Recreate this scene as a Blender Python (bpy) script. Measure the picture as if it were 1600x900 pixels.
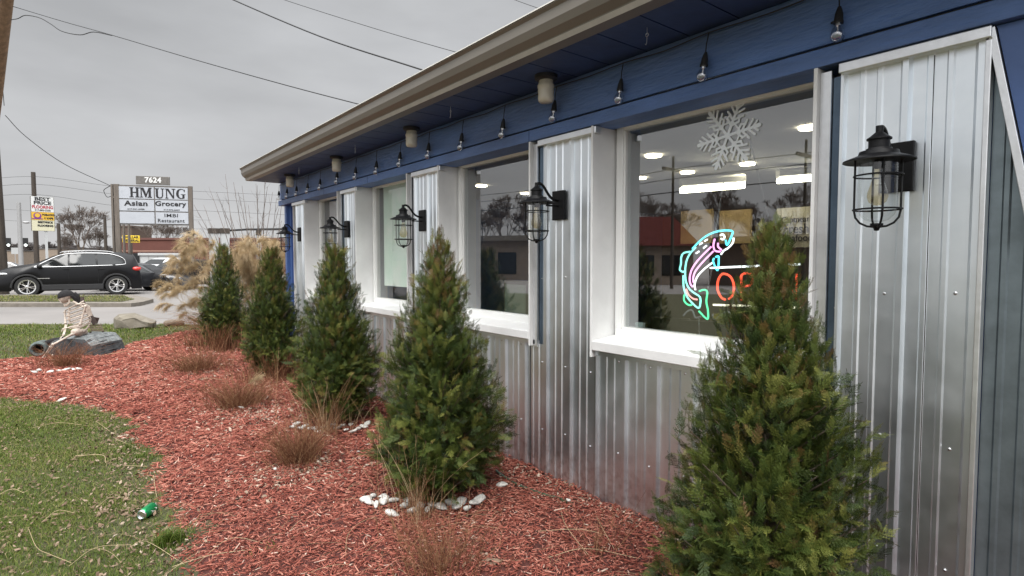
import bpy, bmesh, math, random
import numpy as np
from mathutils import Vector, Matrix
random.seed(7); rng = np.random.default_rng(11)
for o in list(bpy.data.objects): bpy.data.objects.remove(o)
SC = bpy.context.scene; COL = SC.collection
R = math.radians

# ------------------------------------------------------------------ camera
# world: +Y runs along the shop wall, +X goes into the building, eye height 1.5 m
F, HOR, VX, H = 880.0, 407.0, 105.0, 1.5
TH = math.atan((450-HOR)/F); PH = math.atan((800-VX)/F*math.cos(TH))
FW = Vector((math.sin(PH)*math.cos(TH), math.cos(PH)*math.cos(TH), -math.sin(TH)))
RT = Vector((math.cos(PH), -math.sin(PH), 0)); UP = RT.cross(FW)
cam = bpy.data.cameras.new('camera'); co = bpy.data.objects.new('camera', cam); COL.objects.link(co)
cam.sensor_width = 36; cam.lens = F/1600*36; cam.clip_end = 3000; cam.clip_start = 0.05
co.matrix_world = Matrix((( RT.x, UP.x, -FW.x, 0), (RT.y, UP.y, -FW.y, 0), (RT.z, UP.z, -FW.z, H), (0, 0, 0, 1)))
SC.camera = co

# ------------------------------------------------------------------ sky, sun, exposure
SUN_EL, SUN_AZ = R(52), R(215)          # azimuth clockwise from +Y
sd = Vector((math.sin(SUN_AZ)*math.cos(SUN_EL), math.cos(SUN_AZ)*math.cos(SUN_EL), math.sin(SUN_EL)))
w = bpy.data.worlds.new('World'); SC.world = w; w.use_nodes = True
nt = w.node_tree; N = nt.nodes; L = nt.links; N.clear()
def wn(t, **k):
    n = N.new(t)
    for a, b in k.items(): setattr(n, a, b)
    return n
out = wn('ShaderNodeOutputWorld'); bg = wn('ShaderNodeBackground'); tc = wn('ShaderNodeTexCoord')
sep = wn('ShaderNodeSeparateXYZ'); L.new(tc.outputs['Generated'], sep.inputs[0])
ramp = wn('ShaderNodeValToRGB'); L.new(sep.outputs['Z'], ramp.inputs[0])
e = ramp.color_ramp.elements
e[0].position = 0.0; e[0].color = (.205, .205, .207, 1)
e[1].position = 1.0; e[1].color = (.80, .81, .82, 1)
for p, c in ((.03, (.212, .211, .213)), (.16, (.193, .195, .199)), (.34, (.174, .177, .182)), (.48, (.184, .187, .192)), (.7, (.46, .465, .47))):
    x = e.new(p); x.color = (*c, 1)
mp = wn('ShaderNodeMapping'); mp.inputs['Scale'].default_value = (1.6, 1.6, 5.0); L.new(tc.outputs['Generated'], mp.inputs[0])
nz = wn('ShaderNodeTexNoise'); nz.inputs['Scale'].default_value = 1.7; nz.inputs['Detail'].default_value = 5; nz.inputs['Roughness'].default_value = .5
L.new(mp.outputs[0], nz.inputs['Vector'])
cr = wn('ShaderNodeMapRange'); cr.inputs['From Min'].default_value = .3; cr.inputs['From Max'].default_value = .7
cr.inputs['To Min'].default_value = .84; cr.inputs['To Max'].default_value = 1.15; L.new(nz.outputs[0], cr.inputs['Value'])
dot = wn('ShaderNodeVectorMath', operation='DOT_PRODUCT'); L.new(tc.outputs['Generated'], dot.inputs[0]); dot.inputs[1].default_value = sd
lob = wn('ShaderNodeMapRange'); lob.inputs['From Min'].default_value = .35; lob.inputs['From Max'].default_value = 1.0
lob.inputs['To Min'].default_value = 1.0; lob.inputs['To Max'].default_value = 3.2; L.new(dot.outputs['Value'], lob.inputs['Value'])
m1 = wn('ShaderNodeMath', operation='MULTIPLY'); L.new(cr.outputs[0], m1.inputs[0]); L.new(lob.outputs[0], m1.inputs[1])
sc = wn('ShaderNodeVectorMath', operation='SCALE'); L.new(ramp.outputs[0], sc.inputs[0]); L.new(m1.outputs[0], sc.inputs['Scale'])
sky = wn('ShaderNodeTexSky', sky_type='NISHITA'); sky.sun_disc = False; sky.sun_elevation = SUN_EL; sky.sun_rotation = SUN_AZ
hs = wn('ShaderNodeHueSaturation'); hs.inputs['Saturation'].default_value = .25; L.new(sky.outputs[0], hs.inputs['Color'])
sk = wn('ShaderNodeVectorMath', operation='SCALE'); sk.inputs['Scale'].default_value = .004; L.new(hs.outputs[0], sk.inputs[0])
ad = wn('ShaderNodeVectorMath', operation='ADD'); L.new(sc.outputs[0], ad.inputs[0]); L.new(sk.outputs[0], ad.inputs[1])
L.new(ad.outputs[0], bg.inputs['Color']); bg.inputs['Strength'].default_value = 1.06; L.new(bg.outputs[0], out.inputs[0])
sl = bpy.data.lights.new('sun', 'SUN'); sl.energy = .85; sl.angle = R(26); sl.color = (1, .97, .93)
so = bpy.data.objects.new('sun', sl); COL.objects.link(so); so.location = (0, 0, 30)
so.rotation_euler = sd.to_track_quat('Z', 'Y').to_euler()
SC.view_settings.view_transform = 'Standard'; SC.view_settings.look = 'None'
SC.view_settings.exposure = 1.35; SC.view_settings.gamma = 1; SC.view_settings.use_curve_mapping = False
SC.cycles.max_bounces = 8; SC.cycles.transparent_max_bounces = 24; SC.cycles.caustics_reflective = False; SC.cycles.caustics_refractive = False

# ------------------------------------------------------------------ measuring the place
def ray(x, y): return FW + RT*((x-800)/F) + UP*((450-y)/F)
def WX(x, y, p):                     # point on the plane X = p (parallel to the wall)
    r = ray(x, y); t = p/r.x; return Vector((p, r.y*t, H+r.z*t))
def G(x, y, z=0.0):                  # point on level ground z
    r = ray(x, y); t = (z-H)/r.z; return Vector((r.x*t, r.y*t, z))
def D(x, y, Z): return ray(x, y)*Z + Vector((0, 0, H))     # point at distance Z
def YAW(x):                          # direction facing the eye from a column
    r = ray(x, HOR); return math.atan2(r.x, r.y)

# ------------------------------------------------------------------ scene graph helpers
def link(o, parent=None):
    COL.objects.link(o)
    if parent: o.parent = parent
    return o
def tag(o, label=None, cat=None, group=None, kind=None):
    if label: o['label'] = label
    if cat: o['category'] = cat
    if group: o['group'] = group
    if kind: o['kind'] = kind
    return o
def thing(name, label, cat, loc=(0, 0, 0), rz=0, group=None):
    o = bpy.data.objects.new(name, None); link(o); o.location = loc; o.rotation_euler = (0, 0, rz); o.empty_display_size = .1
    return tag(o, label, cat, group)
def kids(o): return [c for c in bpy.data.objects if c.parent == o]
def copy_tree(o, parent=None):
    c = o.copy(); link(c, parent)
    for ch in kids(o): copy_tree(ch, c)
    return c
class MB:
    def __init__(s): s.v = []; s.f = []
    def add(s, v, f):
        n = len(s.v); s.v += [tuple(p) for p in v]; s.f += [tuple(i+n for i in q) for q in f]; return s
    def box(s, x0, x1, y0, y1, z0, z1, M=None):
        v = [(x0,y0,z0),(x1,y0,z0),(x1,y1,z0),(x0,y1,z0),(x0,y0,z1),(x1,y0,z1),(x1,y1,z1),(x0,y1,z1)]
        if M is not None: v = [M @ Vector(p) for p in v]
        return s.add(v, [(3,2,1,0),(4,5,6,7),(0,1,5,4),(1,2,6,5),(2,3,7,6),(3,0,4,7)])
    def prism(s, pts, d, M=None):    # polygon in local XZ, thickness along Y from d[0] to d[1]
        n = len(pts); v = [(x, d[0], z) for x, z in pts]+[(x, d[1], z) for x, z in pts]
        if M is not None: v = [M @ Vector(p) for p in v]
        return s.add(v, [tuple(range(n)), tuple(range(2*n-1, n-1, -1))]+[(i, n+i, n+(i+1) % n, (i+1) % n) for i in range(n)])
    def lathe(s, prof, n=24, M=None, cap=True):
        v = []; f = []
        for r, z in prof:
            for k in range(n):
                a = 2*math.pi*k/n; v.append((r*math.cos(a), r*math.sin(a), z))
        for j in range(len(prof)-1):
            for k in range(n): f.append((j*n+k, j*n+(k+1) % n, (j+1)*n+(k+1) % n, (j+1)*n+k))
        if cap:
            if prof[0][0] > 1e-5: f.append(tuple(range(n-1, -1, -1)))
            if prof[-1][0] > 1e-5: f.append(tuple((len(prof)-1)*n+k for k in range(n)))
        if M is not None: v = [M @ Vector(p) for p in v]
        return s.add(v, f)
    def tube(s, pts, r, n=8, closed=False):
        pts = [Vector(p) for p in pts]; m = len(pts); rs = r if isinstance(r, (list, tuple)) else [r]*m
        v = []; f = []; ref = None
        for i, p in enumerate(pts):
            a = pts[(i-1) % m] if (closed or i > 0) else p; b = pts[(i+1) % m] if (closed or i < m-1) else p
            t = (b-a); t = t.normalized() if t.length > 1e-9 else Vector((0, 0, 1))
            if ref is None:
                ref = Vector((0, 0, 1)) if abs(t.z) < .9 else Vector((1, 0, 0))
            u = ref - t*ref.dot(t); u = u.normalized() if u.length > 1e-6 else t.orthogonal().normalized()
            ref = u; w2 = t.cross(u)
            for k in range(n):
                q = 2*math.pi*k/n; v.append(p+(u*math.cos(q)+w2*math.sin(q))*rs[i])
        for i in range(m if closed else m-1):
            j = (i+1) % m
            for k in range(n): f.append((i*n+k, i*n+(k+1) % n, j*n+(k+1) % n, j*n+k))
        if not closed: f += [tuple(range(n-1, -1, -1)), tuple((m-1)*n+k for k in range(n))]
        return s.add(v, f)
    def blob(s, c, rad, n=2, jit=.0, M=None):
        bm = bmesh.new(); bmesh.ops.create_icosphere(bm, subdivisions=n, radius=1)
        v = []
        for q in bm.verts:
            k = 1+random.uniform(-jit, jit); p = Vector((q.co.x*rad[0]*k, q.co.y*rad[1]*k, q.co.z*rad[2]*k))
            if M is not None: p = M @ p
            v.append(p+Vector(c))
        f = [tuple(l.vert.index for l in fc.loops) for fc in bm.faces]; bm.free()
        return s.add(v, f)
    def build(s, name, mat, parent=None, world=False, smooth=False, bevel=0, sharp=35):
        me = bpy.data.meshes.new(name); v = s.v
        if world and parent:
            inv = (Matrix.Translation(parent.location) @ parent.rotation_euler.to_matrix().to_4x4()).inverted()
            if parent.parent: inv = inv @ Matrix.Translation(-Vector(parent.parent.location))
            v = [inv @ Vector(p) for p in v]
        me.from_pydata([tuple(p) for p in v], [], s.f); me.update()
        bm = bmesh.new(); bm.from_mesh(me); bmesh.ops.recalc_face_normals(bm, faces=bm.faces); bm.to_mesh(me); bm.free()
        if smooth:
            me.polygons.foreach_set('use_smooth', [True]*len(me.polygons)); me.set_sharp_from_angle(angle=R(sharp))
        me.materials.append(mat); o = bpy.data.objects.new(name, me); link(o, parent)
        if bevel:
            b = o.modifiers.new('bevel', 'BEVEL'); b.width = bevel; b.segments = 2; b.limit_method = 'ANGLE'
        return o
def npmesh(name, V, Fq, mat, parent=None, col=None, smooth=False):
    """big mesh from numpy arrays; Fq (n,k) faces; col (nverts,) 0..1 variation stored as attribute 'var'"""
    me = bpy.data.meshes.new(name); V = np.asarray(V, np.float32); Fq = np.asarray(Fq, np.int32); n, k = Fq.shape
    me.vertices.add(len(V)); me.vertices.foreach_set('co', V.ravel())
    me.loops.add(n*k); me.loops.foreach_set('vertex_index', Fq.ravel())
    me.polygons.add(n); me.polygons.foreach_set('loop_start', np.arange(0, n*k, k, dtype=np.int32)); me.polygons.foreach_set('loop_total', np.full(n, k, np.int32))
    if smooth: me.polygons.foreach_set('use_smooth', np.ones(n, bool))
    if col is not None:
        a = me.attributes.new('var', 'FLOAT', 'POINT'); a.data.foreach_set('value', np.asarray(col, np.float32))
    me.update(calc_edges=True); me.validate(); me.materials.append(mat)
    o = bpy.data.objects.new(name, me); link(o, parent); return o
def segs(P0, P1, R0, R1, n=3):
    """tapered prisms between point pairs -> verts, quad faces"""
    P0 = np.asarray(P0, float); P1 = np.asarray(P1, float); m = len(P0)
    t = P1-P0; t /= (np.linalg.norm(t, axis=1, keepdims=True)+1e-9)
    ref = np.where(np.abs(t[:, 2:3]) < .9, np.array([[0, 0, 1.]]), np.array([[1., 0, 0]]))
    u = np.cross(t, ref); u /= (np.linalg.norm(u, axis=1, keepdims=True)+1e-9); v = np.cross(t, u)
    a = np.arange(n)*2*math.pi/n; c = np.cos(a)[None, :, None]; s = np.sin(a)[None, :, None]
    ring = u[:, None, :]*c+v[:, None, :]*s
    A = P0[:, None, :]+ring*np.asarray(R0).reshape(-1, 1, 1); B = P1[:, None, :]+ring*np.asarray(R1).reshape(-1, 1, 1)
    V = np.concatenate([A, B], 1).reshape(-1, 3); k = np.arange(n); k2 = (k+1) % n
    fq = np.stack([k, k2, n+k2, n+k], 1); Fq = (np.arange(m)[:, None, None]*2*n+fq[None]).reshape(-1, 4)
    return V, Fq

# ------------------------------------------------------------------ materials
def mat(name, col, rough=.6, metal=0, var=.0, vscale=8, bump=0, bscale=30, spec=.5, trans=0, emit=None, estr=0, coat=0, col2=None, stretch=(1, 1, 1), attr=False, dirt=0, rvar=0):
    m = bpy.data.materials.new(name); m.use_nodes = True; t = m.node_tree; b = t.nodes['Principled BSDF']; ln = t.links
    b.inputs['Roughness'].default_value = rough; b.inputs['Metallic'].default_value = metal
    b.inputs['Specular IOR Level'].default_value = spec; b.inputs['Base Color'].default_value = (*col, 1)
    if coat: b.inputs['Coat Weight'].default_value = coat; b.inputs['Coat Roughness'].default_value = .05
    if emit: b.inputs['Emission Color'].default_value = (*emit, 1); b.inputs['Emission Strength'].default_value = estr
    tcx = t.nodes.new('ShaderNodeTexCoord'); mpx = t.nodes.new('ShaderNodeMapping'); ln.new(tcx.outputs['Object'], mpx.inputs[0]); mpx.inputs['Scale'].default_value = stretch
    if var or col2 or rvar or dirt:
        n = t.nodes.new('ShaderNodeTexNoise'); n.inputs['Scale'].default_value = vscale; n.inputs['Detail'].default_value = 6; n.inputs['Roughness'].default_value = .6; ln.new(mpx.outputs[0], n.inputs['Vector'])
        src = n.outputs[0]
        if attr:
            at = t.nodes.new('ShaderNodeAttribute'); at.attribute_name = 'var'; src = at.outputs['Fac']
        r = t.nodes.new('ShaderNodeValToRGB'); ln.new(src, r.inputs[0])
        c2 = col2 if col2 else tuple(min(1, c*(1+var)) for c in col); c1 = col if col2 else tuple(c*(1-var) for c in col)
        r.color_ramp.elements[0].position = .0 if attr else .3; r.color_ramp.elements[1].position = 1. if attr else .7
        r.color_ramp.elements[0].color = (*c1, 1); r.color_ramp.elements[1].color = (*c2, 1)
        oc = r.outputs[0]
        if dirt:
            n2 = t.nodes.new('ShaderNodeTexNoise'); n2.inputs['Scale'].default_value = vscale*.35; n2.inputs['Detail'].default_value = 8; ln.new(mpx.outputs[0], n2.inputs['Vector'])
            mr = t.nodes.new('ShaderNodeMapRange'); mr.inputs['From Min'].default_value = .45; mr.inputs['From Max'].default_value = .75; mr.inputs['To Max'].default_value = dirt; ln.new(n2.outputs[0], mr.inputs['Value'])
            mx = t.nodes.new('ShaderNodeMix'); mx.data_type = 'RGBA'; ln.new(mr.outputs[0], mx.inputs['Factor']); ln.new(oc, mx.inputs['A']); mx.inputs['B'].default_value = (.16, .14, .12, 1); oc = mx.outputs['Result']
        ln.new(oc, b.inputs['Base Color'])
        if rvar:
            mr = t.nodes.new('ShaderNodeMapRange'); mr.inputs['From Min'].default_value = .3; mr.inputs['From Max'].default_value = .7
            mr.inputs['To Min'].default_value = max(.02, rough-rvar); mr.inputs['To Max'].default_value = rough+rvar; ln.new(n.outputs[0], mr.inputs['Value']); ln.new(mr.outputs[0], b.inputs['Roughness'])
    if bump:
        n = t.nodes.new('ShaderNodeTexNoise'); n.inputs['Scale'].default_value = bscale; n.inputs['Detail'].default_value = 5; ln.new(mpx.outputs[0], n.inputs['Vector'])
        bu = t.nodes.new('ShaderNodeBump'); bu.inputs['Strength'].default_value = min(1, bump); bu.inputs['Distance'].default_value = .01*max(1, bump); ln.new(n.outputs[0], bu.inputs['Height']); ln.new(bu.outputs[0], b.inputs['Normal'])
    return m
def glass(name, tint=(1, 1, 1), ior=1.5, extra=.0, alpha_dirt=.0):
    m = bpy.data.materials.new(name); m.use_nodes = True; t = m.node_tree; t.nodes.clear()
    o = t.nodes.new('ShaderNodeOutputMaterial'); tr = t.nodes.new('ShaderNodeBsdfTransparent'); gl = t.nodes.new('ShaderNodeBsdfGlossy'); mx = t.nodes.new('ShaderNodeMixShader')
    tr.inputs[0].default_value = (*tint, 1); gl.inputs['Roughness'].default_value = .0
    fr = t.nodes.new('ShaderNodeFresnel'); fr.inputs[0].default_value = ior
    ma = t.nodes.new('ShaderNodeMath'); ma.operation = 'ADD'; ma.inputs[1].default_value = extra; ma.use_clamp = True
    ge = t.nodes.new('ShaderNodeNewGeometry'); iv = t.nodes.new('ShaderNodeMath'); iv.operation = 'SUBTRACT'; iv.inputs[0].default_value = 1; t.links.new(ge.outputs['Backfacing'], iv.inputs[1]); mb_ = t.nodes.new('ShaderNodeMath'); mb_.operation = 'MULTIPLY'
    t.links.new(fr.outputs[0], ma.inputs[0]); t.links.new(ma.outputs[0], mb_.inputs[0]); t.links.new(iv.outputs[0], mb_.inputs[1]); t.links.new(mb_.outputs[0], mx.inputs[0]); t.links.new(tr.outputs[0], mx.inputs[1]); t.links.new(gl.outputs[0], mx.inputs[2]); t.links.new(mx.outputs[0], o.inputs[0])
    return m
def ramp_attr(name, stops, rough=.6, spec=.3, transl=0, metal=0):
    m = bpy.data.materials.new(name); m.use_nodes = True; t = m.node_tree; b = t.nodes['Principled BSDF']
    at = t.nodes.new('ShaderNodeAttribute'); at.attribute_name = 'var'; r = t.nodes.new('ShaderNodeValToRGB'); t.links.new(at.outputs['Fac'], r.inputs[0])
    es = r.color_ramp.elements; es[0].position = stops[0][0]; es[0].color = (*stops[0][1], 1); es[1].position = stops[-1][0]; es[1].color = (*stops[-1][1], 1)
    for p, c in stops[1:-1]: x = es.new(p); x.color = (*c, 1)
    t.links.new(r.outputs[0], b.inputs['Base Color']); b.inputs['Roughness'].default_value = rough; b.inputs['Specular IOR Level'].default_value = spec
    if transl:
        tn = t.nodes.new('ShaderNodeBsdfTranslucent'); t.links.new(r.outputs[0], tn.inputs[0]); mx = t.nodes.new('ShaderNodeMixShader'); mx.inputs[0].default_value = transl
        t.links.new(b.outputs[0], mx.inputs[1]); t.links.new(tn.outputs[0], mx.inputs[2]); t.links.new(mx.outputs[0], t.nodes['Material Output'].inputs[0])
    return m
M = {}
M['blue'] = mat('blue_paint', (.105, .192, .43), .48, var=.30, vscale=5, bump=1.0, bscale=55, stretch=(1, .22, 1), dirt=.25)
M['blue_flat'] = mat('blue_smooth_paint', (.074, .140, .34), .42, var=.12, vscale=4, bump=.15, bscale=40)
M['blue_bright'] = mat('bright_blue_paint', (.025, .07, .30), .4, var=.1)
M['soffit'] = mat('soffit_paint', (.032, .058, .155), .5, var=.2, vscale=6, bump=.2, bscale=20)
M['white'] = mat('white_trim', (.82, .82, .81), .38, var=.05, vscale=5, bump=.10, bscale=40, dirt=.18)
M['vinyl'] = mat('white_vinyl', (.82, .82, .80), .3, var=.03, vscale=6)
M['gutter'] = mat('tan_gutter', (.205, .188, .163), .38, var=.10, vscale=3, dirt=.35, stretch=(1, .3, 1))
M['gutter_lip_highlight'] = mat('gutter_lip_highlight', (.42, .40, .36), .4, var=.1)  # paler than the gutter, the edge highlight is in the colour
M['roof'] = mat('roof_shingle', (.09, .085, .08), .85, var=.3, vscale=20)
def galv():
    m = bpy.data.materials.new('galvanised_steel'); m.use_nodes = True; t = m.node_tree; b = t.nodes['Principled BSDF']; ln = t.links
    tcx = t.nodes.new('ShaderNodeTexCoord'); b.inputs['Metallic'].default_value = 1
    n = t.nodes.new('ShaderNodeTexNoise'); n.inputs['Scale'].default_value = 3.0; n.inputs['Detail'].default_value = 8; n.inputs['Roughness'].default_value = .65; ln.new(tcx.outputs['Object'], n.inputs['Vector'])
    r = t.nodes.new('ShaderNodeValToRGB'); r.color_ramp.elements[0].position = .25; r.color_ramp.elements[1].position = .75
    r.color_ramp.elements[0].color = (.76, .81, .85, 1); r.color_ramp.elements[1].color = (.91, .95, .98, 1); ln.new(n.outputs[0], r.inputs[0])
    v = t.nodes.new('ShaderNodeTexVoronoi'); v.inputs['Scale'].default_value = 260; ln.new(tcx.outputs['Object'], v.inputs['Vector'])
    n3 = t.nodes.new('ShaderNodeTexNoise'); n3.inputs['Scale'].default_value = 5; ln.new(tcx.outputs['Object'], n3.inputs['Vector'])
    cmp = t.nodes.new('ShaderNodeMath'); cmp.operation = 'LESS_THAN'; cmp.inputs[1].default_value = .09; ln.new(v.outputs['Distance'], cmp.inputs[0])
    g = t.nodes.new('ShaderNodeMapRange'); g.inputs['From Min'].default_value = .5; g.inputs['From Max'].default_value = .7; g.inputs['To Max'].default_value = .55; ln.new(n3.outputs[0], g.inputs['Value'])
    mu = t.nodes.new('ShaderNodeMath'); mu.operation = 'MULTIPLY'; ln.new(cmp.outputs[0], mu.inputs[0]); ln.new(g.outputs[0], mu.inputs[1])
    mx = t.nodes.new('ShaderNodeMix'); mx.data_type = 'RGBA'; ln.new(mu.outputs[0], mx.inputs['Factor']); ln.new(r.outputs[0], mx.inputs['A']); mx.inputs['B'].default_value = (.12, .12, .12, 1)
    # mud splashes low down on the sheet
    sp = t.nodes.new('ShaderNodeSeparateXYZ'); ln.new(tcx.outputs['Object'], sp.inputs[0])
    mz = t.nodes.new('ShaderNodeMapRange'); mz.inputs['From Min'].default_value = .42; mz.inputs['From Max'].default_value = .0; mz.inputs['To Max'].default_value = .55; ln.new(sp.outputs['Z'], mz.inputs['Value'])
    n4 = t.nodes.new('ShaderNodeTexNoise'); n4.inputs['Scale'].default_value = 22; n4.inputs['Detail'].default_value = 8; ln.new(tcx.outputs['Object'], n4.inputs['Vector'])
    m4 = t.nodes.new('ShaderNodeMapRange'); m4.inputs['From Min'].default_value = .45; m4.inputs['From Max'].default_value = .68; ln.new(n4.outputs[0], m4.inputs['Value'])
    mm = t.nodes.new('ShaderNodeMath'); mm.operation = 'MULTIPLY'; ln.new(mz.outputs[0], mm.inputs[0]); ln.new(m4.outputs[0], mm.inputs[1])
    mx2 = t.nodes.new('ShaderNodeMix'); mx2.data_type = 'RGBA'; ln.new(mm.outputs[0], mx2.inputs['Factor']); ln.new(mx.outputs['Result'], mx2.inputs['A']); mx2.inputs['B'].default_value = (.30, .22, .2, 1)
    ln.new(mx2.outputs['Result'], b.inputs['Base Color'])
    rr = t.nodes.new('ShaderNodeMapRange'); rr.inputs['From Min'].default_value = .3; rr.inputs['From Max'].default_value = .7; rr.inputs['To Min'].default_value = .33; rr.inputs['To Max'].default_value = .46; ln.new(n.outputs[0], rr.inputs['Value']); ln.new(rr.outputs[0], b.inputs['Roughness'])
    n5 = t.nodes.new('ShaderNodeTexNoise'); n5.inputs['Scale'].default_value = 2.2; n5.inputs['Detail'].default_value = 2; ln.new(tcx.outputs['Object'], n5.inputs['Vector'])
    bu = t.nodes.new('ShaderNodeBump'); bu.inputs['Strength'].default_value = .3; bu.inputs['Distance'].default_value = .02; ln.new(n5.outputs[0], bu.inputs['Height']); ln.new(bu.outputs[0], b.inputs['Normal'])
    return m
M['steel'] = galv()
M['flash'] = mat('bright_flashing', (.80, .81, .82), .3, metal=.85, var=.08, vscale=12, bump=.12, bscale=30, dirt=.15)
M['shadow_steel'] = mat('channel_shadow', (.10, .14, .19), .3, metal=.7, var=.2)
M['steel_shade'] = mat('shade_toned_steel', (.20, .24, .26), .45, metal=.85, var=.2, vscale=9)  # darker copy of the cladding steel, the shade is in its colour
M['screw'] = mat('screw', (.6, .6, .6), .3, metal=1)
M['pane'] = glass('window_pane', (.90, .93, .93), 1.52, .30); M['pane_clear'] = glass('clear_window_pane', (.97, .98, .97), 1.5, .08)
M['lglass'] = glass('lantern_glass', (.93, .95, .95), 1.45, .05)
M['bulbglass'] = glass('bulb_glass', (.95, .96, .96), 1.5, .36)
M['amber'] = glass('amber_bulb_glass', (.92, .84, .68), 1.5, .08)
M['carglass'] = mat('car_glass', (.010, .012, .013), .05, spec=.45)
M['black'] = mat('black_metal', (.006, .006, .007), .5, metal=0, spec=.25, var=.3, vscale=30, bump=.1, bscale=80)
M['rubber'] = mat('rubber', (.018, .018, .018), .8)
M['plastic_black'] = mat('black_plastic', (.015, .015, .016), .5)
M['cream'] = mat('cream_glass', (.62, .58, .48), .25, spec=.6)
M['asphalt'] = mat('worn_asphalt', (.155, .145, .137), .9, col2=(.215, .20, .19), vscale=.35, bump=.4, bscale=90, dirt=.25)
M['concrete'] = mat('concrete', (.17, .15, .125), .9, var=.25, vscale=6, bump=.4, bscale=40, dirt=.5)
M['soil'] = mat('lawn_soil', (.050, .040, .022), .95, col2=(.060, .066, .022), vscale=14, bump=1, bscale=60)
M['grass'] = ramp_attr('grass_blades', [(0, (.045, .085, .010)), (.4, (.095, .135, .018)), (.68, (.17, .185, .038)), (.86, (.23, .19, .08)), (1, (.34, .26, .14))], .6, .25, .25)
M['mulch_base'] = mat('mulch_base', (.04, .010, .007), .95, col2=(.12, .032, .024), vscale=40, bump=1, bscale=70)
M['chips'] = ramp_attr('mulch_chips', [(0, (.05, .014, .011)), (.26, (.165, .043, .030)), (.58, (.33, .105, .074)), (.82, (.47, .225, .165)), (1, (.55, .42, .34))], .8, .2)
M['thuja'] = ramp_attr('conifer_sprays', [(0, (.012, .024, .006)), (.3, (.036, .060, .011)), (.55, (.082, .106, .019)), (.78, (.170, .172, .038)), (.88, (.15, .10, .03)), (1, (.11, .060, .024))], .55, .3, .18)
M['bark'] = mat('bark', (.10, .075, .055), .9, var=.4, vscale=20, bump=1, bscale=40, stretch=(1, 1, .3))
M['twig'] = mat('grey_twigs', (.12, .095, .08), .9, var=.3)
M['stem'] = ramp_attr('dead_stems', [(0, (.09, .032, .018)), (.5, (.20, .088, .045)), (.8, (.33, .19, .10)), (1, (.52, .40, .25))], .8, .2)
M['straw'] = ramp_attr('straw', [(0, (.22, .155, .085)), (1, (.46, .36, .22))], .7, .25)
M['plume'] = ramp_attr('plume_hairs', [(0, (.36, .26, .14)), (.5, (.56, .43, .25)), (1, (.76, .62, .42))], .8, .2, .35)
M['leaf'] = ramp_attr('dead_leaves', [(0, (.11, .07, .045)), (.5, (.24, .17, .12)), (1, (.42, .34, .27))], .8, .2)
M['stone_white'] = mat('white_painted_stone', (.55, .53, .49), .75, var=.18, vscale=40, bump=1, bscale=60, dirt=.6)
M['rock'] = mat('boulder_stone', (.13, .112, .082), .9, col2=(.22, .195, .155), vscale=4, bump=1, bscale=14, dirt=.5)
M['wood_old'] = mat('weathered_wood', (.17, .13, .095), .85, var=.4, vscale=9, bump=.8, bscale=30, stretch=(1, 1, .12))
M['wood_pole'] = mat('pole_wood', (.050, .040, .032), .9, var=.35, vscale=7, bump=.6, bscale=20, stretch=(1, 1, .1))
M['pole_brown'] = mat('brown_pole_wood', (.22, .14, .085), .9, var=.35, vscale=7, stretch=(1, 1, .08))
M['steel_pole'] = mat('grey_pole', (.32, .32, .32), .5, metal=.2)
M['bone'] = mat('bone', (.40, .33, .27), .6, col2=(.62, .54, .46), vscale=25, bump=.3, bscale=40, dirt=.5)
M['cloth_black'] = mat('black_cloth', (.011, .010, .011), .9, bump=.4, bscale=60)
M['log_dark'] = mat('dark_log', (.016, .018, .020), .85, col2=(.070, .078, .082), vscale=16, bump=1, bscale=50, stretch=(1, .25, 1))
M['log_top'] = mat('log_top', (.06, .067, .067), .85, col2=(.26, .275, .275), vscale=22, bump=1, bscale=50)
M['can_green'] = mat('green_can', (.015, .28, .09), .3, metal=.6, var=.1)
M['alu'] = mat('aluminium', (.8, .8, .8), .25, metal=1)
M['hose'] = mat('green_hose', (.035, .06, .03), .5, var=.3, vscale=30)
M['wire'] = mat('cable', (.015, .015, .016), .6)
M['car_black'] = mat('black_car_paint', (.005, .005, .006), .28, metal=.0, coat=.12, spec=.25)
M['car_white'] = mat('white_car_paint', (.72, .73, .74), .3, coat=.8)
M['car_grey'] = mat('dark_grey_car_paint', (.018, .019, .022), .3, metal=.2, coat=.4)
M['chrome'] = mat('chrome', (.8, .8, .8), .15, metal=1)
M['cladding'] = mat('dark_cladding', (.02, .02, .021), .7)
M['tail'] = mat('tail_light', (.5, .02, .015), .2, emit=(1, .08, .04), estr=.04, coat=.5)
M['headl'] = mat('head_light', (.6, .62, .64), .1, coat=1)
M['brick_red'] = mat('red_brown_wall', (.115, .042, .031), .85, var=.15, vscale=.6)
M['brick_tan'] = mat('tan_brick', (.23, .185, .145), .9, var=.15, vscale=3)
M['sheet_white'] = mat('white_board', (.42, .43, .43), .7, var=.06, vscale=.8)
M['sign_face'] = mat('sign_face', (.42, .44, .475), .35, var=.05, vscale=2)
M['sign_wood'] = mat('sign_post_wood', (.13, .11, .092), .8, var=.3, vscale=4, stretch=(1, 1, .2))
M['sign_board'] = mat('number_board', (.13, .12, .11), .7, var=.2)
M['ink'] = mat('black_lettering', (.01, .01, .012), .5)
M['ink_white'] = mat('white_lettering', (.7, .7, .68), .5)
M['ink_red'] = mat('red_lettering', (.35, .03, .05), .5)
M['ink_purple'] = mat('purple_print', (.16, .03, .22), .5)
M['yellow'] = mat('yellow_panel', (.62, .38, .04), .5)
M['yellow_sign'] = mat('yellow_sign_face', (.72, .50, .03), .5)
M['cream_panel'] = mat('cream_panel', (.55, .53, .38), .5)
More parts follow.
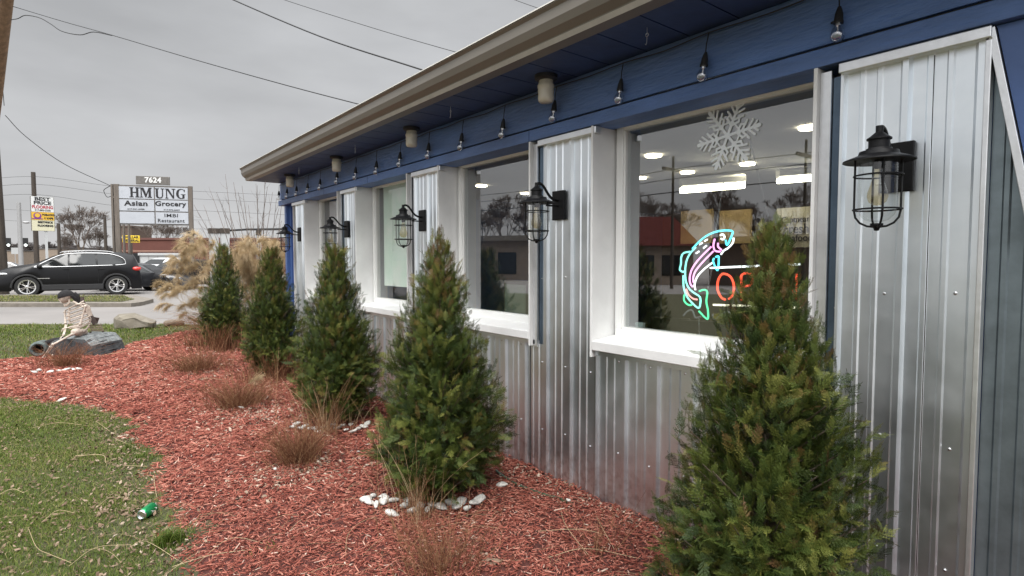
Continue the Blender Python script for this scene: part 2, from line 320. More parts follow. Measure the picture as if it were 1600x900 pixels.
# ================================================================== THE SETTING
def sheet(name, pts, z, m, kind='structure', thick=0):
    me = bpy.data.meshes.new(name); n = len(pts); v = [(p[0], p[1], z) for p in pts]; f = [tuple(range(n))]
    if thick:
        v += [(p[0], p[1], z-thick) for p in pts]; f += [(i, n+i, n+(i+1) % n, (i+1) % n) for i in range(n)]
    me.from_pydata(v, [], f); me.materials.append(m); o = bpy.data.objects.new(name, me); link(o); tag(o, kind=kind); return o
sheet('ground', [(-900, -500), (900, -500), (900, 1500), (-900, 1500)], -.06, M['asphalt'])
e0, e1 = G(-500, 504), G(330, 507)
LAWN = [(2.5, -3), (2.5, 17.2), (e1.x, e1.y), (e0.x, e0.y), (-30, 2), (-30, -6), (2.5, -6)]
lawn = sheet('lawn', LAWN, -.004, M['soil'], thick=.06)
# kerbed island on the far side of the lane
k0, k1, k2, k3 = G(-420, 477), G(205, 477), G(240, 470), G(205, 463); k4 = G(-420, 463)
sheet('kerb', [k0[:2], k1[:2], (k1.x+.35, k1.y+.5), k2[:2], k3[:2], k4[:2]], .07, M['concrete'], thick=.14)
def inset(p, c, k): return (c[0]+(p[0]-c[0])*k, c[1]+(p[1]-c[1])*k)
ci = ((k0.x+k3.x)/2, (k0.y+k3.y)/2)
ISL = [inset(p, ci, .985) if i < 0 else (p[0]*1.0, p[1]) for i, p in enumerate([(k0.x, k0.y+.9), (k1.x-.2, k1.y+.9), (k2.x-.6, k2.y+.1), (k3.x-.3, k3.y-.6), (k4.x, k4.y-.6)])]
sheet('grass_verge', ISL, .078, M['soil'])

BED = [(2.80, -2), (.55, -2), (.42, 2.2), (.33, 2.75), (.36, 3.05), (.50, 3.36), (.37, 3.75), (.35, 4.03), (.45, 4.6), (.42, 5.54), (.36, 6.3), (.19, 7.15), (-.25, 7.8), (-.63, 8.31), (-1.4, 8.7), (-3, 9.2), (-5, 9.6), (-5, 10.9), (-3, 10.9), (-.83, 11.23), (.6, 11.75), (1.3, 12.7), (1.78, 13.42), (2.80, 13.6)]
BP = np.array(BED)
def bed_dist(X, Y):      # signed distance, positive inside the bed
    X = np.asarray(X, float); Y = np.asarray(Y, float); inside = np.zeros(X.shape, bool); dm = np.full(X.shape, 1e9)
    for i in range(len(BP)):
        a = BP[i]; b = BP[(i+1) % len(BP)]; c = ((a[1] > Y) != (b[1] > Y))
        with np.errstate(divide='ignore', invalid='ignore'):
            xi = (b[0]-a[0])*(Y-a[1])/(b[1]-a[1]+1e-12)+a[0]
        inside ^= (c & (X < xi)); d = b-a; t = np.clip(((X-a[0])*d[0]+(Y-a[1])*d[1])/(d@d), 0, 1)
        dm = np.minimum(dm, np.hypot(X-a[0]-t*d[0], Y-a[1]-t*d[1]))
    return np.where(inside, dm, -dm)
def wob(X, Y):           # ragged border
    return .05*np.sin(X*7+Y*5.3)+.035*np.sin(Y*17.1-X*9)+.02*np.sin(Y*41+X*37)
def bed_z(X, Y):
    d = np.clip((bed_dist(X, Y)+wob(X, Y))/.25, 0, 1)
    return -.02+.045*d*d*(3-2*d)+.008*np.sin(X*9+Y*3)*d+.006*np.sin(Y*13-X*5)*d
gx, gy = np.meshgrid(np.arange(-5, 2.87, .06), np.arange(-2, 13.8, .06)); nx, ny = gx.shape[1], gx.shape[0]
V = np.stack([gx.ravel(), gy.ravel(), bed_z(gx.ravel(), gy.ravel())], 1); ii = (np.arange(ny-1)[:, None]*nx+np.arange(nx-1)[None]).ravel()
tag(npmesh('mulch_bed', V, np.stack([ii, ii+1, ii+nx+1, ii+nx], 1), M['mulch_base'], smooth=True), kind='structure')

# ---- wood chips
def cam_xy(X, Y): # depth and column
    Z = X*FW.x+Y*FW.y-(0-0)*0; return Z
def scatter(dens_fn, x0, x1, y0, y1, n):
    X = rng.uniform(x0, x1, n); Y = rng.uniform(y0, y1, n); k = rng.uniform(0, 1, n) < dens_fn(X, Y); return X[k], Y[k]
def infront(X, Y, m=.15):
    Zc = X*math.sin(PH)+Y*math.cos(PH); U = (X*math.cos(PH)-Y*math.sin(PH))/np.maximum(Zc, .05)
    return (Zc > .8) & (np.abs(U) < .91+m) & (1.5/np.maximum(Zc, .05) < .60)
def chipfn(X, Y):
    d = bed_dist(X, Y)+wob(X, Y)*1.2; Zc = X*math.sin(PH)+Y*math.cos(PH)
    return np.where((d > -.02) & infront(X, Y), np.clip(3.2/Zc, .09, 1)**1.25*.80*np.clip((d+.06)/.1, 0, 1), 0)
X, Y = scatter(chipfn, -3.5, 2.56, 1.0, 13.6, 560000); n = len(X); print('chips', n)
Zc = X*math.sin(PH)+Y*math.cos(PH); k = np.clip(Zc/3.4, .85, 2.6)
Ln = rng.gamma(4, .0062, n)*k+.008; Wd = rng.uniform(.003, .0095, n)*k; Tk = rng.uniform(.0012, .004, n)*k
big = rng.uniform(0, 1, n) < .03; Ln[big] *= 1.5; Wd[big] *= 1.3
az = rng.uniform(0, 2*math.pi, n); el = rng.normal(0, .22, n); roll = rng.normal(0, .5, n)
ax = np.stack([np.cos(az)*np.cos(el), np.sin(az)*np.cos(el), np.sin(el)], 1); sd0 = np.stack([-np.sin(az), np.cos(az), np.zeros(n)], 1); nr = np.cross(ax, sd0)
sdv = sd0*np.cos(roll)[:, None]+nr*np.sin(roll)[:, None]; nr = np.cross(ax, sdv)
C = np.stack([X, Y, bed_z(X, Y)+rng.uniform(0, .022, n)+.003], 1)
tp = rng.uniform(.25, 1, (n, 4))
Vv = []
for sx, sy, sz, j in ((-1,-1,-1,0),(1,-1,-1,1),(1,1,-1,2),(-1,1,-1,3),(-1,-1,1,0),(1,-1,1,1),(1,1,1,2),(-1,1,1,3)):
    Vv.append(C+ax*(sx*Ln/2*(.8+.2*tp[:, j]))[:, None]+sdv*(sy*Wd/2*tp[:, j])[:, None]+nr*(sz*Tk/2)[:, None])
V = np.stack(Vv, 1).reshape(-1, 3); fq = np.array([(4,5,6,7),(0,1,5,4),(1,2,6,5),(2,3,7,6),(3,0,4,7)])
Fq = (np.arange(n)[:, None, None]*8+fq[None]).reshape(-1, 4); patch = .5+.5*np.sin(X*2.1+1)*np.sin(Y*1.7)
cv = np.clip(rng.beta(2.2, 2.2, n)*.8+.1*patch+(rng.uniform(0, 1, n) < .03)*.5, 0, 1)
tag(npmesh('red_mulch', V, Fq, M['chips'], col=np.repeat(cv, 8)), kind='stuff')

# ---- grass blades
def blades(name, X, Y, z, hgt, wid, colr, m, lean=.5):
    n = len(X); az = rng.uniform(0, 2*math.pi, n); h = hgt*rng.uniform(.45, 1.25, n); w2 = wid*rng.uniform(.6, 1.3, n)
    ln = rng.uniform(.1, 1, n)*lean*h; d = np.stack([np.cos(az), np.sin(az), np.zeros(n)], 1); s = np.stack([-np.sin(az), np.cos(az), np.zeros(n)], 1)
    B = np.stack([X, Y, z+np.zeros(n)], 1); up = np.array([[0, 0, 1.]])
    M1 = B+up*(h*.6)[:, None]+d*(ln*.45)[:, None]; T = B+up*(h*.9)[:, None]+d*(ln*1.5)[:, None]
    V = np.stack([B-s*w2[:, None]/2, B+s*w2[:, None]/2, M1+s*w2[:, None]*.4, M1-s*w2[:, None]*.4, T+s*w2[:, None]*.07, T-s*w2[:, None]*.07], 1).reshape(-1, 3)
    Fq = (np.arange(n)[:, None, None]*6+np.array([(0,1,2,3),(3,2,4,5)])[None]).reshape(-1, 4)
    return tag(npmesh(name, V, Fq, m, col=np.repeat(colr, 6)), kind='stuff')
def lawnfn(X, Y):
    d = bed_dist(X, Y)+wob(X, Y)*1.2; Zc = X*math.sin(PH)+Y*math.cos(PH); q = np.sin(X*3.1+np.sin(Y*2.3)*2)*np.sin(Y*2.9+X)
    return np.where((d < -.0) & infront(X, Y), np.clip(3.6/Zc, .05, 1)**1.35*np.clip(.75+.35*q, .35, 1)*np.clip((-d)/.22, .45, 1), 0)
X, Y = scatter(lawnfn, -7, 2.2, 2.2, 17.4, 760000)
# drop what lies beyond the lane edge
ex = (e1-e0); keep = ((X-e0.x)*ex.y-(Y-e0.y)*ex.x) > .05*ex.length
X, Y = X[keep], Y[keep]; n = len(X); print('blades', n)
Zc = X*math.sin(PH)+Y*math.cos(PH); q = .5+.5*np.sin(X*2.3+1.2*np.sin(Y*3))*np.sin(Y*2.1+.5)
cv = np.clip(rng.beta(2, 3, n)*.62+.22*q+(rng.uniform(0, 1, n) < .13)*.45, 0, 1); kk = np.clip(Zc/4, .9, 3)
blades('grass', X, Y, -.005, .030*np.sqrt(kk), .0032*kk, cv, M['grass'], lean=.95)
X, Y = scatter(lambda X, Y: lawnfn(X, Y)**.8, -3.2, 1.0, 2.2, 9.2, 620000); n = len(X); Zc = X*math.sin(PH)+Y*math.cos(PH); kk = np.clip(Zc/4, .9, 3); q = .5+.5*np.sin(X*3.3+1.2*np.sin(Y*2))*np.sin(Y*3.1+.5)
blades('short_grass', X, Y, -.005, .024*np.sqrt(kk), .0028*kk, np.clip(rng.beta(2, 2.6, n)*.66+.2*q+(rng.uniform(0, 1, n) < .2)*.45-.05, 0, 1), M['grass'], lean=1.3); print('near blades', n)
X, Y = scatter(lambda X, Y: lawnfn(X, Y), -3.2, 1.0, 2.4, 9.0, 22000); 
d_ = bed_dist(X, Y); X2, Y2 = scatter(lambda X, Y: np.exp(-((bed_dist(X, Y)+.12)/.17)**2)*infront(X, Y)*(.45+.55*np.sin(Y*4+X)**2), -2.6, .8, 2.4, 9.0, 26000)
leaves_later = (np.concatenate([X, X2]), np.concatenate([Y, Y2]))
X, Y = rng.uniform(-16, 4, 90000), rng.uniform(20, 44, 90000)
Pn = np.array(ISL); ins = np.zeros(len(X), bool)
for i in range(len(Pn)):
    a = Pn[i]; b = Pn[(i+1) % len(Pn)]; c = ((a[1] > Y) != (b[1] > Y)); ins ^= (c & (X < (b[0]-a[0])*(Y-a[1])/(b[1]-a[1]+1e-12)+a[0]))
X, Y = X[ins], Y[ins]; blades('verge_grass', X, Y, .07, .05, .02, np.clip(rng.beta(2, 2, len(X))*.7+.3, 0, 1), M['grass'], lean=.9)
# darker tufts at the border of the bed
for gi, (px, py, nb, hh) in enumerate(((262, 850, 420, .075), (218, 718, 200, .045), (415, 872, 90, .05), (200, 700, 120, .04))):
    g = G(px, py); a = rng.uniform(0, 6.28, nb); r = np.abs(rng.normal(0, .045, nb))
    o = blades('grass_tuft', g.x+r*np.cos(a)*1.4, g.y+r*np.sin(a), .0, hh, .0035, rng.uniform(.05, .5, nb), M['grass'], lean=.8)
    if 'kind' in o: del o['kind']
    tag(o, ['deep green grass tuft at the lawn corner below the dropped can', 'small bright green tuft at the mulch edge halfway up the lawn', 'thin green weeds growing in the mulch near the picture bottom', 'little grass tuft among brown leaves at the mulch edge'][gi], 'grass tuft', 'grass tufts along the mulch edge')

# ---- leaf litter, straw
def leaves(name, X, Y, z, size, cv):
    n = len(X); az = rng.uniform(0, 6.28, n); t1 = rng.normal(0, .5, n); t2 = rng.normal(0, .5, n)
    a = np.stack([np.cos(az)*np.cos(t1), np.sin(az)*np.cos(t1), np.sin(t1)], 1); b = np.stack([-np.sin(az)*np.cos(t2), np.cos(az)*np.cos(t2), np.sin(t2)], 1); nrm = np.cross(a, b)
    C = np.stack([X, Y, z+rng.uniform(.004, .018, n)], 1); s = size[:, None]
    V = np.stack([C-a*s, C-b*s*.5-nrm*s*.15, C+a*s*.1+nrm*s*.25, C+b*s*.5-nrm*s*.1, C+a*s, C-b*s*.3+a*s*.5, C+b*s*.35+a*s*.45], 1).reshape(-1, 3)
    Fq = (np.arange(n)[:, None, None]*7+np.array([(0,1,2,3),(1,5,4,2),(2,4,6,3)])[None]).reshape(-1, 4)
    return tag(npmesh(name, V, Fq, M['leaf'], col=np.repeat(cv, 7)), kind='stuff')
LX, LY, LS, LC = [], [], [], []
def lit(px, py, n, sx, sy, s=.018, c=.4):
    g = G(px, py); LX.append(rng.normal(g.x, sx, n)); LY.append(rng.normal(g.y, sy, n)); LS.append(rng.uniform(.5, 1.3, n)*s); LC.append(np.clip(rng.normal(c, .25, n), 0, 1))
lit(470, 742, 240, .2, .16, .017, .4); lit(395, 650, 260, .26, .28, .02, .65); lit(310, 592, 300, .45, .4, .022, .55); lit(212, 800, 60, .10, .07, .018, .25); lit(180, 650, 110, .12, .6, .017, .5)
lit(200, 720, 120, .10, .5, .016, .45); lit(230, 850, 70, .15, .15, .016, .4); lit(90, 820, 60, .35, .5, .014, .6); lit(820, 755, 60, .05, .4, .015, .8); lit(930, 800, 40, .04, .25, .014, .8); lit(560, 660, 120, .3, .3, .018, .6)
lit(700, 880, 30, .2, .1, .018, .5); lit(395, 655, 420, .22, .30, .022, .75); lit(475, 745, 260, .22, .18, .021, .65); lit(300, 588, 350, .4, .45, .024, .65)
for k_ in range(16): LX.append(rng.uniform(2.42, 2.53, 22)); LY.append(rng.uniform(1.3+k_*.4, 1.7+k_*.4, 22)); LS.append(rng.uniform(.008, .024, 22)); LC.append(rng.uniform(.2, 1, 22))
lit(90, 590, 80, .4, .3, .02, .6); lit(760, 890, 6, .05, .03, .045, .35)
LX.append(leaves_later[0]); LY.append(leaves_later[1]); LS.append(np.where(rng.uniform(0, 1, len(leaves_later[0])) < .2, rng.uniform(.012, .022, len(leaves_later[0])), rng.uniform(.005, .012, len(leaves_later[0])))); LC.append(rng.beta(1.4, 4.0, len(leaves_later[0])))
X = np.concatenate(LX); Y = np.concatenate(LY); S = np.concatenate(LS); Cc = np.concatenate(LC); k = (X < 2.54)
leaves('leaf_litter', X[k], Y[k], bed_z(X[k], Y[k])*(bed_dist(X[k], Y[k]) > 0)+.002, S[k], Cc[k])
# chips lying about on the lawn border
# ---- straw: fine loose strands
P0, P1 = [], []
def strand(x, y, az, ln, cur, z0=.012, lift=.02, m=8):
    pts = []
    for i in range(m+1):
        t = i/m; pts.append((x, y, float(bed_z(np.array([x]), np.array([y]))[0])*0+z0+lift*math.sin(math.pi*t))); az += cur/m; x += math.cos(az)*ln/m; y += math.sin(az)*ln/m
    for a, b in zip(pts[:-1], pts[1:]): P0.append(a); P1.append(b)
for i in range(620):
    ty = random.random()
    if ty < .32: x, y = random.gauss(1.35, .5), random.gauss(2.6, .6)
    elif ty < .62: x, y = random.gauss(.9, .6), random.gauss(11.0, 1.3)
    elif ty < .8: x, y = random.gauss(1.2, .4), random.gauss(7.5, 1.6)
    else: x, y = random.uniform(-.6, 1.9), random.uniform(2.6, 9)
    if x > 2.45: continue
    strand(x, y, random.uniform(-.9, .9)+(math.pi if random.random() < .5 else 0), random.uniform(.06, .34), random.gauss(0, .7), .024, random.uniform(.003, .03))
n = len(P0); V, Fq = segs(P0, P1, np.full(n, .0008), np.full(n, .0008), 3)
tag(npmesh('straw', V, Fq, M['straw'], col=np.repeat(np.repeat(rng.uniform(0, 1, n//8), 8), 6)), kind='stuff')

# ================================================================== THE SHOP
PW = 2.55            # face of the metal cladding
shop = thing('seafood_shop', 'long low shop clad in ribbed galvanised metal with blue boards and white framed windows', 'shop building', (0, 0, 0))
WIN = [(1.095, 2.385), (2.97, 4.185), (4.75, 5.945), (6.47, 7.65)]      # right and left outer edges along Y
ZB, ZS = 2.31, .955
YEND = 8.68
def profile(y0, y1, ph=.537, pitch=.2286, depth=1.0):
    rel = [(0, 0), (.010, .019), (.030, .019), (.042, 0), (.098, 0), (.104, .006), (.118, .006), (.124, 0), (.160, 0), (.166, .006), (.180, .006), (.186, 0)]
    ys = []; k = math.floor((y0-ph)/pitch)-1
    while ph+k*pitch < y1+pitch:
        for a, b in rel: ys.append((ph+k*pitch+a, b))
        k += 1
    def at(y):
        for (a, b), (c, d) in zip(ys[:-1], ys[1:]):
            if a <= y <= c: return b+(d-b)*(y-a)/(c-a+1e-9)
        return 0
    pts = [(y0, at(y0))]+[(a, b) for a, b in ys if y0+.001 < a < y1-.001]+[(y1, at(y1))]
    return [(a, b*depth) for a, b in pts]
def metal(y0, y1, z0, z1, p=PW, name='metal_panel', parent=shop, ztop=None):
    pr = profile(y0, y1); mb = MB(); nz_ = 5; n = len(pr)
    v = []
    for j in range(nz_+1):
        for a, b in pr:
            zt = z1 if ztop is None else ztop(a); v.append((p-b, a, z0+(zt-z0)*j/nz_))
    f = [(j*n+i, j*n+i+1, (j+1)*n+i+1, (j+1)*n+i) for j in range(nz_) for i in range(n-1)]
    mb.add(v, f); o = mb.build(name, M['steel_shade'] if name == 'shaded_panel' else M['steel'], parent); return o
piers = [(.548, WIN[0][0]-.08), (WIN[0][1]+.003, WIN[1][0]-.07), (WIN[1][1]+.003, WIN[2][0]-.07), (WIN[2][1]+.003, WIN[3][0]-.07), (WIN[3][1]+.003, 8.19)]
for a, b in piers: metal(a, b, -.05, ZB-.012)
for a, b in WIN:
    metal(a+.002-(.08 if a < 2 else .07), b+.001, -.05, ZS-.004)
# right hand corner, angled blue board above sloping trim, metal below with shade painted in
RH = lambda y: max(.0, 2.27+(y-.532)*5.2)
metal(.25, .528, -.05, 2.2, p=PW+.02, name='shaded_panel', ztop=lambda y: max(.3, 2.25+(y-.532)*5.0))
c = MB(); c.box(PW-.034, PW+.01, .528, .546, -.05, 2.262); c.build('corner_flashing', M['flash'], shop, bevel=.003)
c = MB(); v0 = WX(1545, 55, PW-.03); a0, b0 = WX(1549, 50, PW-.03), WX(1620, 380, PW-.03)
c.add([(PW-.03, a0.y+.012, a0.z+.005), (PW-.03, a0.y-.008, a0.z+.02), (PW-.03, b0.y-.008, b0.z), (PW-.03, b0.y+.018, b0.z)]+[(PW+.012, a0.y+.012, a0.z+.005), (PW+.012, a0.y-.008, a0.z+.02), (PW+.012, b0.y-.008, b0.z), (PW+.012, b0.y+.018, b0.z)],
      [(0,1,2,3),(7,6,5,4),(0,4,5,1),(1,5,6,2),(2,6,7,3),(3,7,4,0)])
c.build('sloping_trim', M['flash'], shop, bevel=.002)
c = MB(); c.box(PW+.035, PW+.055, -1.2, .56, -.05, 2.31); c.build('blue_wall', M['blue_flat'], shop)
c = MB()
c.add([(PW-.015, .523, 2.306), (PW-.015, -1.2, 2.306), (PW-.015, -1.2, .3), (PW-.015, b0.y-.012, b0.z), (PW-.015, a0.y-.013, a0.z+.015)], [(0, 1, 2, 3, 4)]); c.build('blue_panel', M['blue_flat'], shop)
# top caps over each pier
for a, b in piers:
    c = MB(); c.box(PW-.045, PW+.004, a-.02 if a > .6 else .528, b+.001, ZB-.045, ZB-.004); c.build('cap_trim', M['flash'], shop, bevel=.004)
# frieze boards, soffit, gutter
c = MB(); c.box(PW-.05, PW+.137, -1.5, 8.80, ZB, 2.385); c.build('lower_frieze_board', M['blue'], shop, bevel=.004)
c = MB(); c.box(PW-.028, PW+.30, -1.5, 8.78, 2.403, 2.64); c.build('frieze_board', M['blue'], shop, bevel=.003)
c = MB(); c.box(PW-.012, PW+.0, -1.5, 8.77, 2.3855, 2.4025); c.build('joint_shadow', M['cladding'], shop)  # dark strip painting the shadow line between the two boards
for yy in (2.98, 5.62, 6.9):
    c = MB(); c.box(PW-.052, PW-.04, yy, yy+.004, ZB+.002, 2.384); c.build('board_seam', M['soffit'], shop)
c = MB()
for k in range(40):
    y0 = -1.5+k*.27
    if y0 > 8.6: break
    c.box(2.128, PW+.02, y0+.004, min(y0+.266, 8.75), 2.642, 2.652)
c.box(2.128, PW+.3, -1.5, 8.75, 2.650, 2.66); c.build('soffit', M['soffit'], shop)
pr = [(2.128, 2.640), (2.128, 2.80), (1.972, 2.812), (1.965, 2.800), (1.982, 2.785), (1.985, 2.735), (2.004, 2.700), (2.040, 2.672), (2.050, 2.650), (2.050, 2.640)]
def sweep(pr, y0, y1): # profile in XZ along Y
    n = len(pr); v = [(x, y0, z) for x, z in pr]+[(x, y1, z) for x, z in pr]
    return v, [tuple(range(n)), tuple(range(2*n-1, n-1, -1))]+[(i, n+i, n+(i+1) % n, (i+1) % n) for i in range(n)]
c = MB(); c.add(*sweep(pr, -1.5, 8.76)); gut = c.build('gutter', M['gutter'], shop)
c = MB(); c.add(*sweep([(2.036, 2.662), (2.044, 2.668), (2.056, 2.647), (2.049, 2.640)], -1.5, 8.762)); c.build('gutter_lip_highlight', M['gutter_lip_highlight'], shop)
c = MB(); c.add(*sweep([(1.962, 2.806), (1.966, 2.815), (2.135, 2.815), (2.135, 2.806)], -1.5, 8.762)); c.build('drip_edge', M['gutter_lip_highlight'], shop)
c = MB(); c.add([(2.10, -1.5, 2.82), (2.10, 8.77, 2.82), (9, 8.77, 4.1), (9, -1.5, 4.1), (2.10, -1.5, 2.80), (2.10, 8.77, 2.80), (9, 8.77, 2.70), (9, -1.5, 2.70)], [(0,1,2,3),(7,6,5,4),(0,4,5,1),(1,5,6,2),(2,6,7,3),(3,7,4,0)])
c.build('roof', M['roof'], shop)
# far end corner: blue recess and corner board
c = MB(); c.box(PW, PW+.06, 8.60, YEND, -.05, ZB); c.build('corner_board', M['blue_flat'], shop, bevel=.003)
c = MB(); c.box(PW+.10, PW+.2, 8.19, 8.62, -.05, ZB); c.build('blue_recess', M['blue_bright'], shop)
c = MB(); c.box(PW-.03, PW+.14, 8.172, 8.19, -.05, ZB); c.build('corner_trim', M['white'], shop)
c = MB(); c.box(PW+.05, 11.52, YEND-.14, YEND-.02, -.06, 2.66); c.build('end_wall', M['blue_flat'], shop)
# inner shell of the building
c = MB(); c.box(PW+.215, PW+.235, -1.5, WIN[0][0]-.02, -.05, 2.64)
for i, (a, b) in enumerate(WIN):
    nxt = WIN[i+1][0] if i < 3 else YEND-.05
    c.box(PW+.215, PW+.235, b-.02, nxt+.02, -.05, 2.64); c.box(PW+.215, PW+.235, a, b, -.05, ZS+.02); c.box(PW+.215, PW+.235, a, b, 2.52, 2.64)
c.build('inner_wall', mat('inside_wall', (.42, .38, .30), .8), shop)
c = MB(); c.box(PW+.235, 12, -1.6, YEND-.13, -.04, -.02); c.build('inside_floor', mat('inside_floor', (.07, .055, .045), .4), shop)
c = MB(); c.box(PW+.235, 12, -1.6, YEND-.13, 2.62, 2.64); c.build('inside_ceiling', mat('inside_ceiling', (.40, .40, .40), .9), shop)
c = MB(); c.box(11.4, 11.5, -1.6, YEND-.13, -.04, 2.62); c.build('back_wall', mat('inside_back_wall', (.10, .065, .04), .8, var=.4, vscale=1.5), shop)
c = MB(); c.box(PW-.04, 11.5, -1.62, -1.52, -.04, 2.80); c.build('near_end_wall', M['blue_flat'], shop)
# windows
wroots = []
for i, (a, b) in enumerate(WIN):
    wf = MB(); F0, F1 = PW+.14, PW+.19; zt = ZB+.043; zb = ZS+.07; t = .052
    a1, b1 = a+.018, b-.018
    wf.box(F0, F1, a1, b1, zb, zb+t); wf.box(F0, F1, a1, b1, zt-t*.9, zt+.01); wf.box(F0, F1, a1, a1+t, zb+t, zt-t*.9); wf.box(F0, F1, b1-t, b1, zb+t, zt-t*.9)
    w_ = wf.build('window', M['vinyl'], shop, bevel=.004)
    # stepped sash
    s_ = MB(); q = .016; u = t-.004; s_.box(F0+.012, F1+.02, a1+u, b1-u, zb+u, zb+u+q); s_.box(F0+.012, F1+.02, a1+u, b1-u, zt-t*.9-q+.004, zt-t*.9+.004)
    s_.box(F0+.012, F1+.02, a1+u, a1+u+q, zb+u+q, zt-t*.9-q); s_.box(F0+.012, F1+.02, b1-u-q, b1-u, zb+u+q, zt-t*.9-q); s_.build('sash', M['vinyl'], w_, bevel=.002)
    g_ = MB(); g_.box(F0+.030, F0+.034, a1+t, b1-t, zb+t, zt-t*.9); g_.build('pane', M['pane'] if i < 2 else M['pane_clear'], w_)
    # jamb boards
    j = MB(); j.box(PW-.050, F1, b, b+.016, ZS-.045, ZB-.001); j.build('jamb', M['white'], w_, bevel=.0015)
    j = MB(); j.box(PW-.050, F1, a, a+.016, ZS-.045, ZB-.001); j.build('jamb', M['white'], w_, bevel=.0015)
    # channel of bright trim between jamb and ribbed panel
    j = MB(); j.box(PW-.022, PW-.012, a-.044, a-.001, ZS-.05, ZB-.02); j.build('edge_channel', M['flash'], w_)
    j = MB(); j.box(PW-.004, PW+.002, a-.078, a-.044, ZS-.03, ZB-.046); j.build('channel_shadow', M['shadow_steel'], w_)  # dark strip painting the shadow of the recess beside the ribbed panel
    # sill: sloping board with nosing
    s = MB(); s.add([(PW-.052, a+.0165, ZS+.055), (F0+.004, a+.0165, ZS+.078), (F0+.004, a+.0165, ZS-.002), (PW-.052, a+.0165, ZS-.002),
                     (PW-.052, b-.0005, ZS+.055), (F0+.004, b-.0005, ZS+.078), (F0+.004, b-.0005, ZS-.002), (PW-.052, b-.0005, ZS-.002)], [(0,1,2,3),(7,6,5,4),(0,4,5,1),(1,5,6,2),(2,6,7,3),(3,7,4,0)])
    s.build('sill', M['white'], w_, bevel=.004)
    s = MB(); s.box(PW-.022, PW+.001, a-.02, b+.0, ZS-.034, ZS-.004); s.build('under_sill_channel', M['steel'], w_)
    wroots.append(w_)
for w_, lb in zip(wroots, ('nearest window with a neon fish sign and a paper snowflake', 'second window with a dark screen behind the glass', 'third window with a pale green sheet behind the glass', 'farthest window with a plain pale blind')): w_['label'] = lb
# screws
sc_ = MB().lathe([(.0065, 0), (.0065, .0015), (.004, .003), (.0035, .006), (0, .0065)], 8, Matrix.Rotation(-math.pi/2, 4, 'Y')).build('screw', M['screw'], shop); SCN = []
def screw(y, z, p=PW):
    o = sc_ if not SCN else sc_.copy()
    if SCN: link(o, shop)
    SCN.append(o); o.location = (p, y, z)
for k in range(40):
    y = .537+.074+k*.2286
    if y > 8.1: break
    inw = [w for w in WIN if w[0]-.06 < y < w[1]]
    screw(y, .34+.01*math.sin(k*3)); 
    if inw: screw(y, .90)
    else: screw(y, 1.38+.012*math.sin(k*5)); screw(y, .80)
for y, z in ((.78, 1.38), (.56, 1.4), (1.02, 1.30)): screw(y, z)
for px_ in (829, 1443, 645, 1130):
    y_ = WX(px_, 600, PW).y; c = MB(); c.box(PW-.004, PW+.001, y_, y_+.004, -.02, ZS-.01 if any(w[0]-.08 < y_ < w[1] for w in WIN) else ZB-.05); c.build('lap_seam', M['cladding'], shop)
# interior lamps
def ceiling_spot(px, py):
    r = ray(px, py); tt = (2.612-H)/r.z; p = r*tt+Vector((0, 0, H)); c = MB(); c.lathe([(.085, 0), (.085, .012), (.0, .012)], 20, Matrix.Translation((p.x, p.y, p.z-.012)))
    return c.build('downlight', mat('downlight_glow', (1, .9, .7), emit=(1, .86, .60), estr=9), shop)
for q in ((1021, 243), (1074, 269), (1168, 256), (1265, 199), (752, 290), (822, 302), (760, 387), (1000, 278)): ceiling_spot(*q)
for (xa, ya, xb, yb) in ((1063, 298, 1163, 290), (1215, 283, 1300, 276)):
    Zd = 6.6; A, B_ = D(xa, ya, Zd), D(xb, yb, Zd); c = MB(); c.tube([A, B_], .032, 8); st = c.build('fluorescent_tube', mat('tube_glow', (1, .95, .8), emit=(1, .90, .66), estr=9), shop)
    c = MB(); c.tube([A+Vector((0, 0, .08)), B_+Vector((0, 0, .08))], .06, 6); c.build('tube_housing', M['vinyl'], shop)
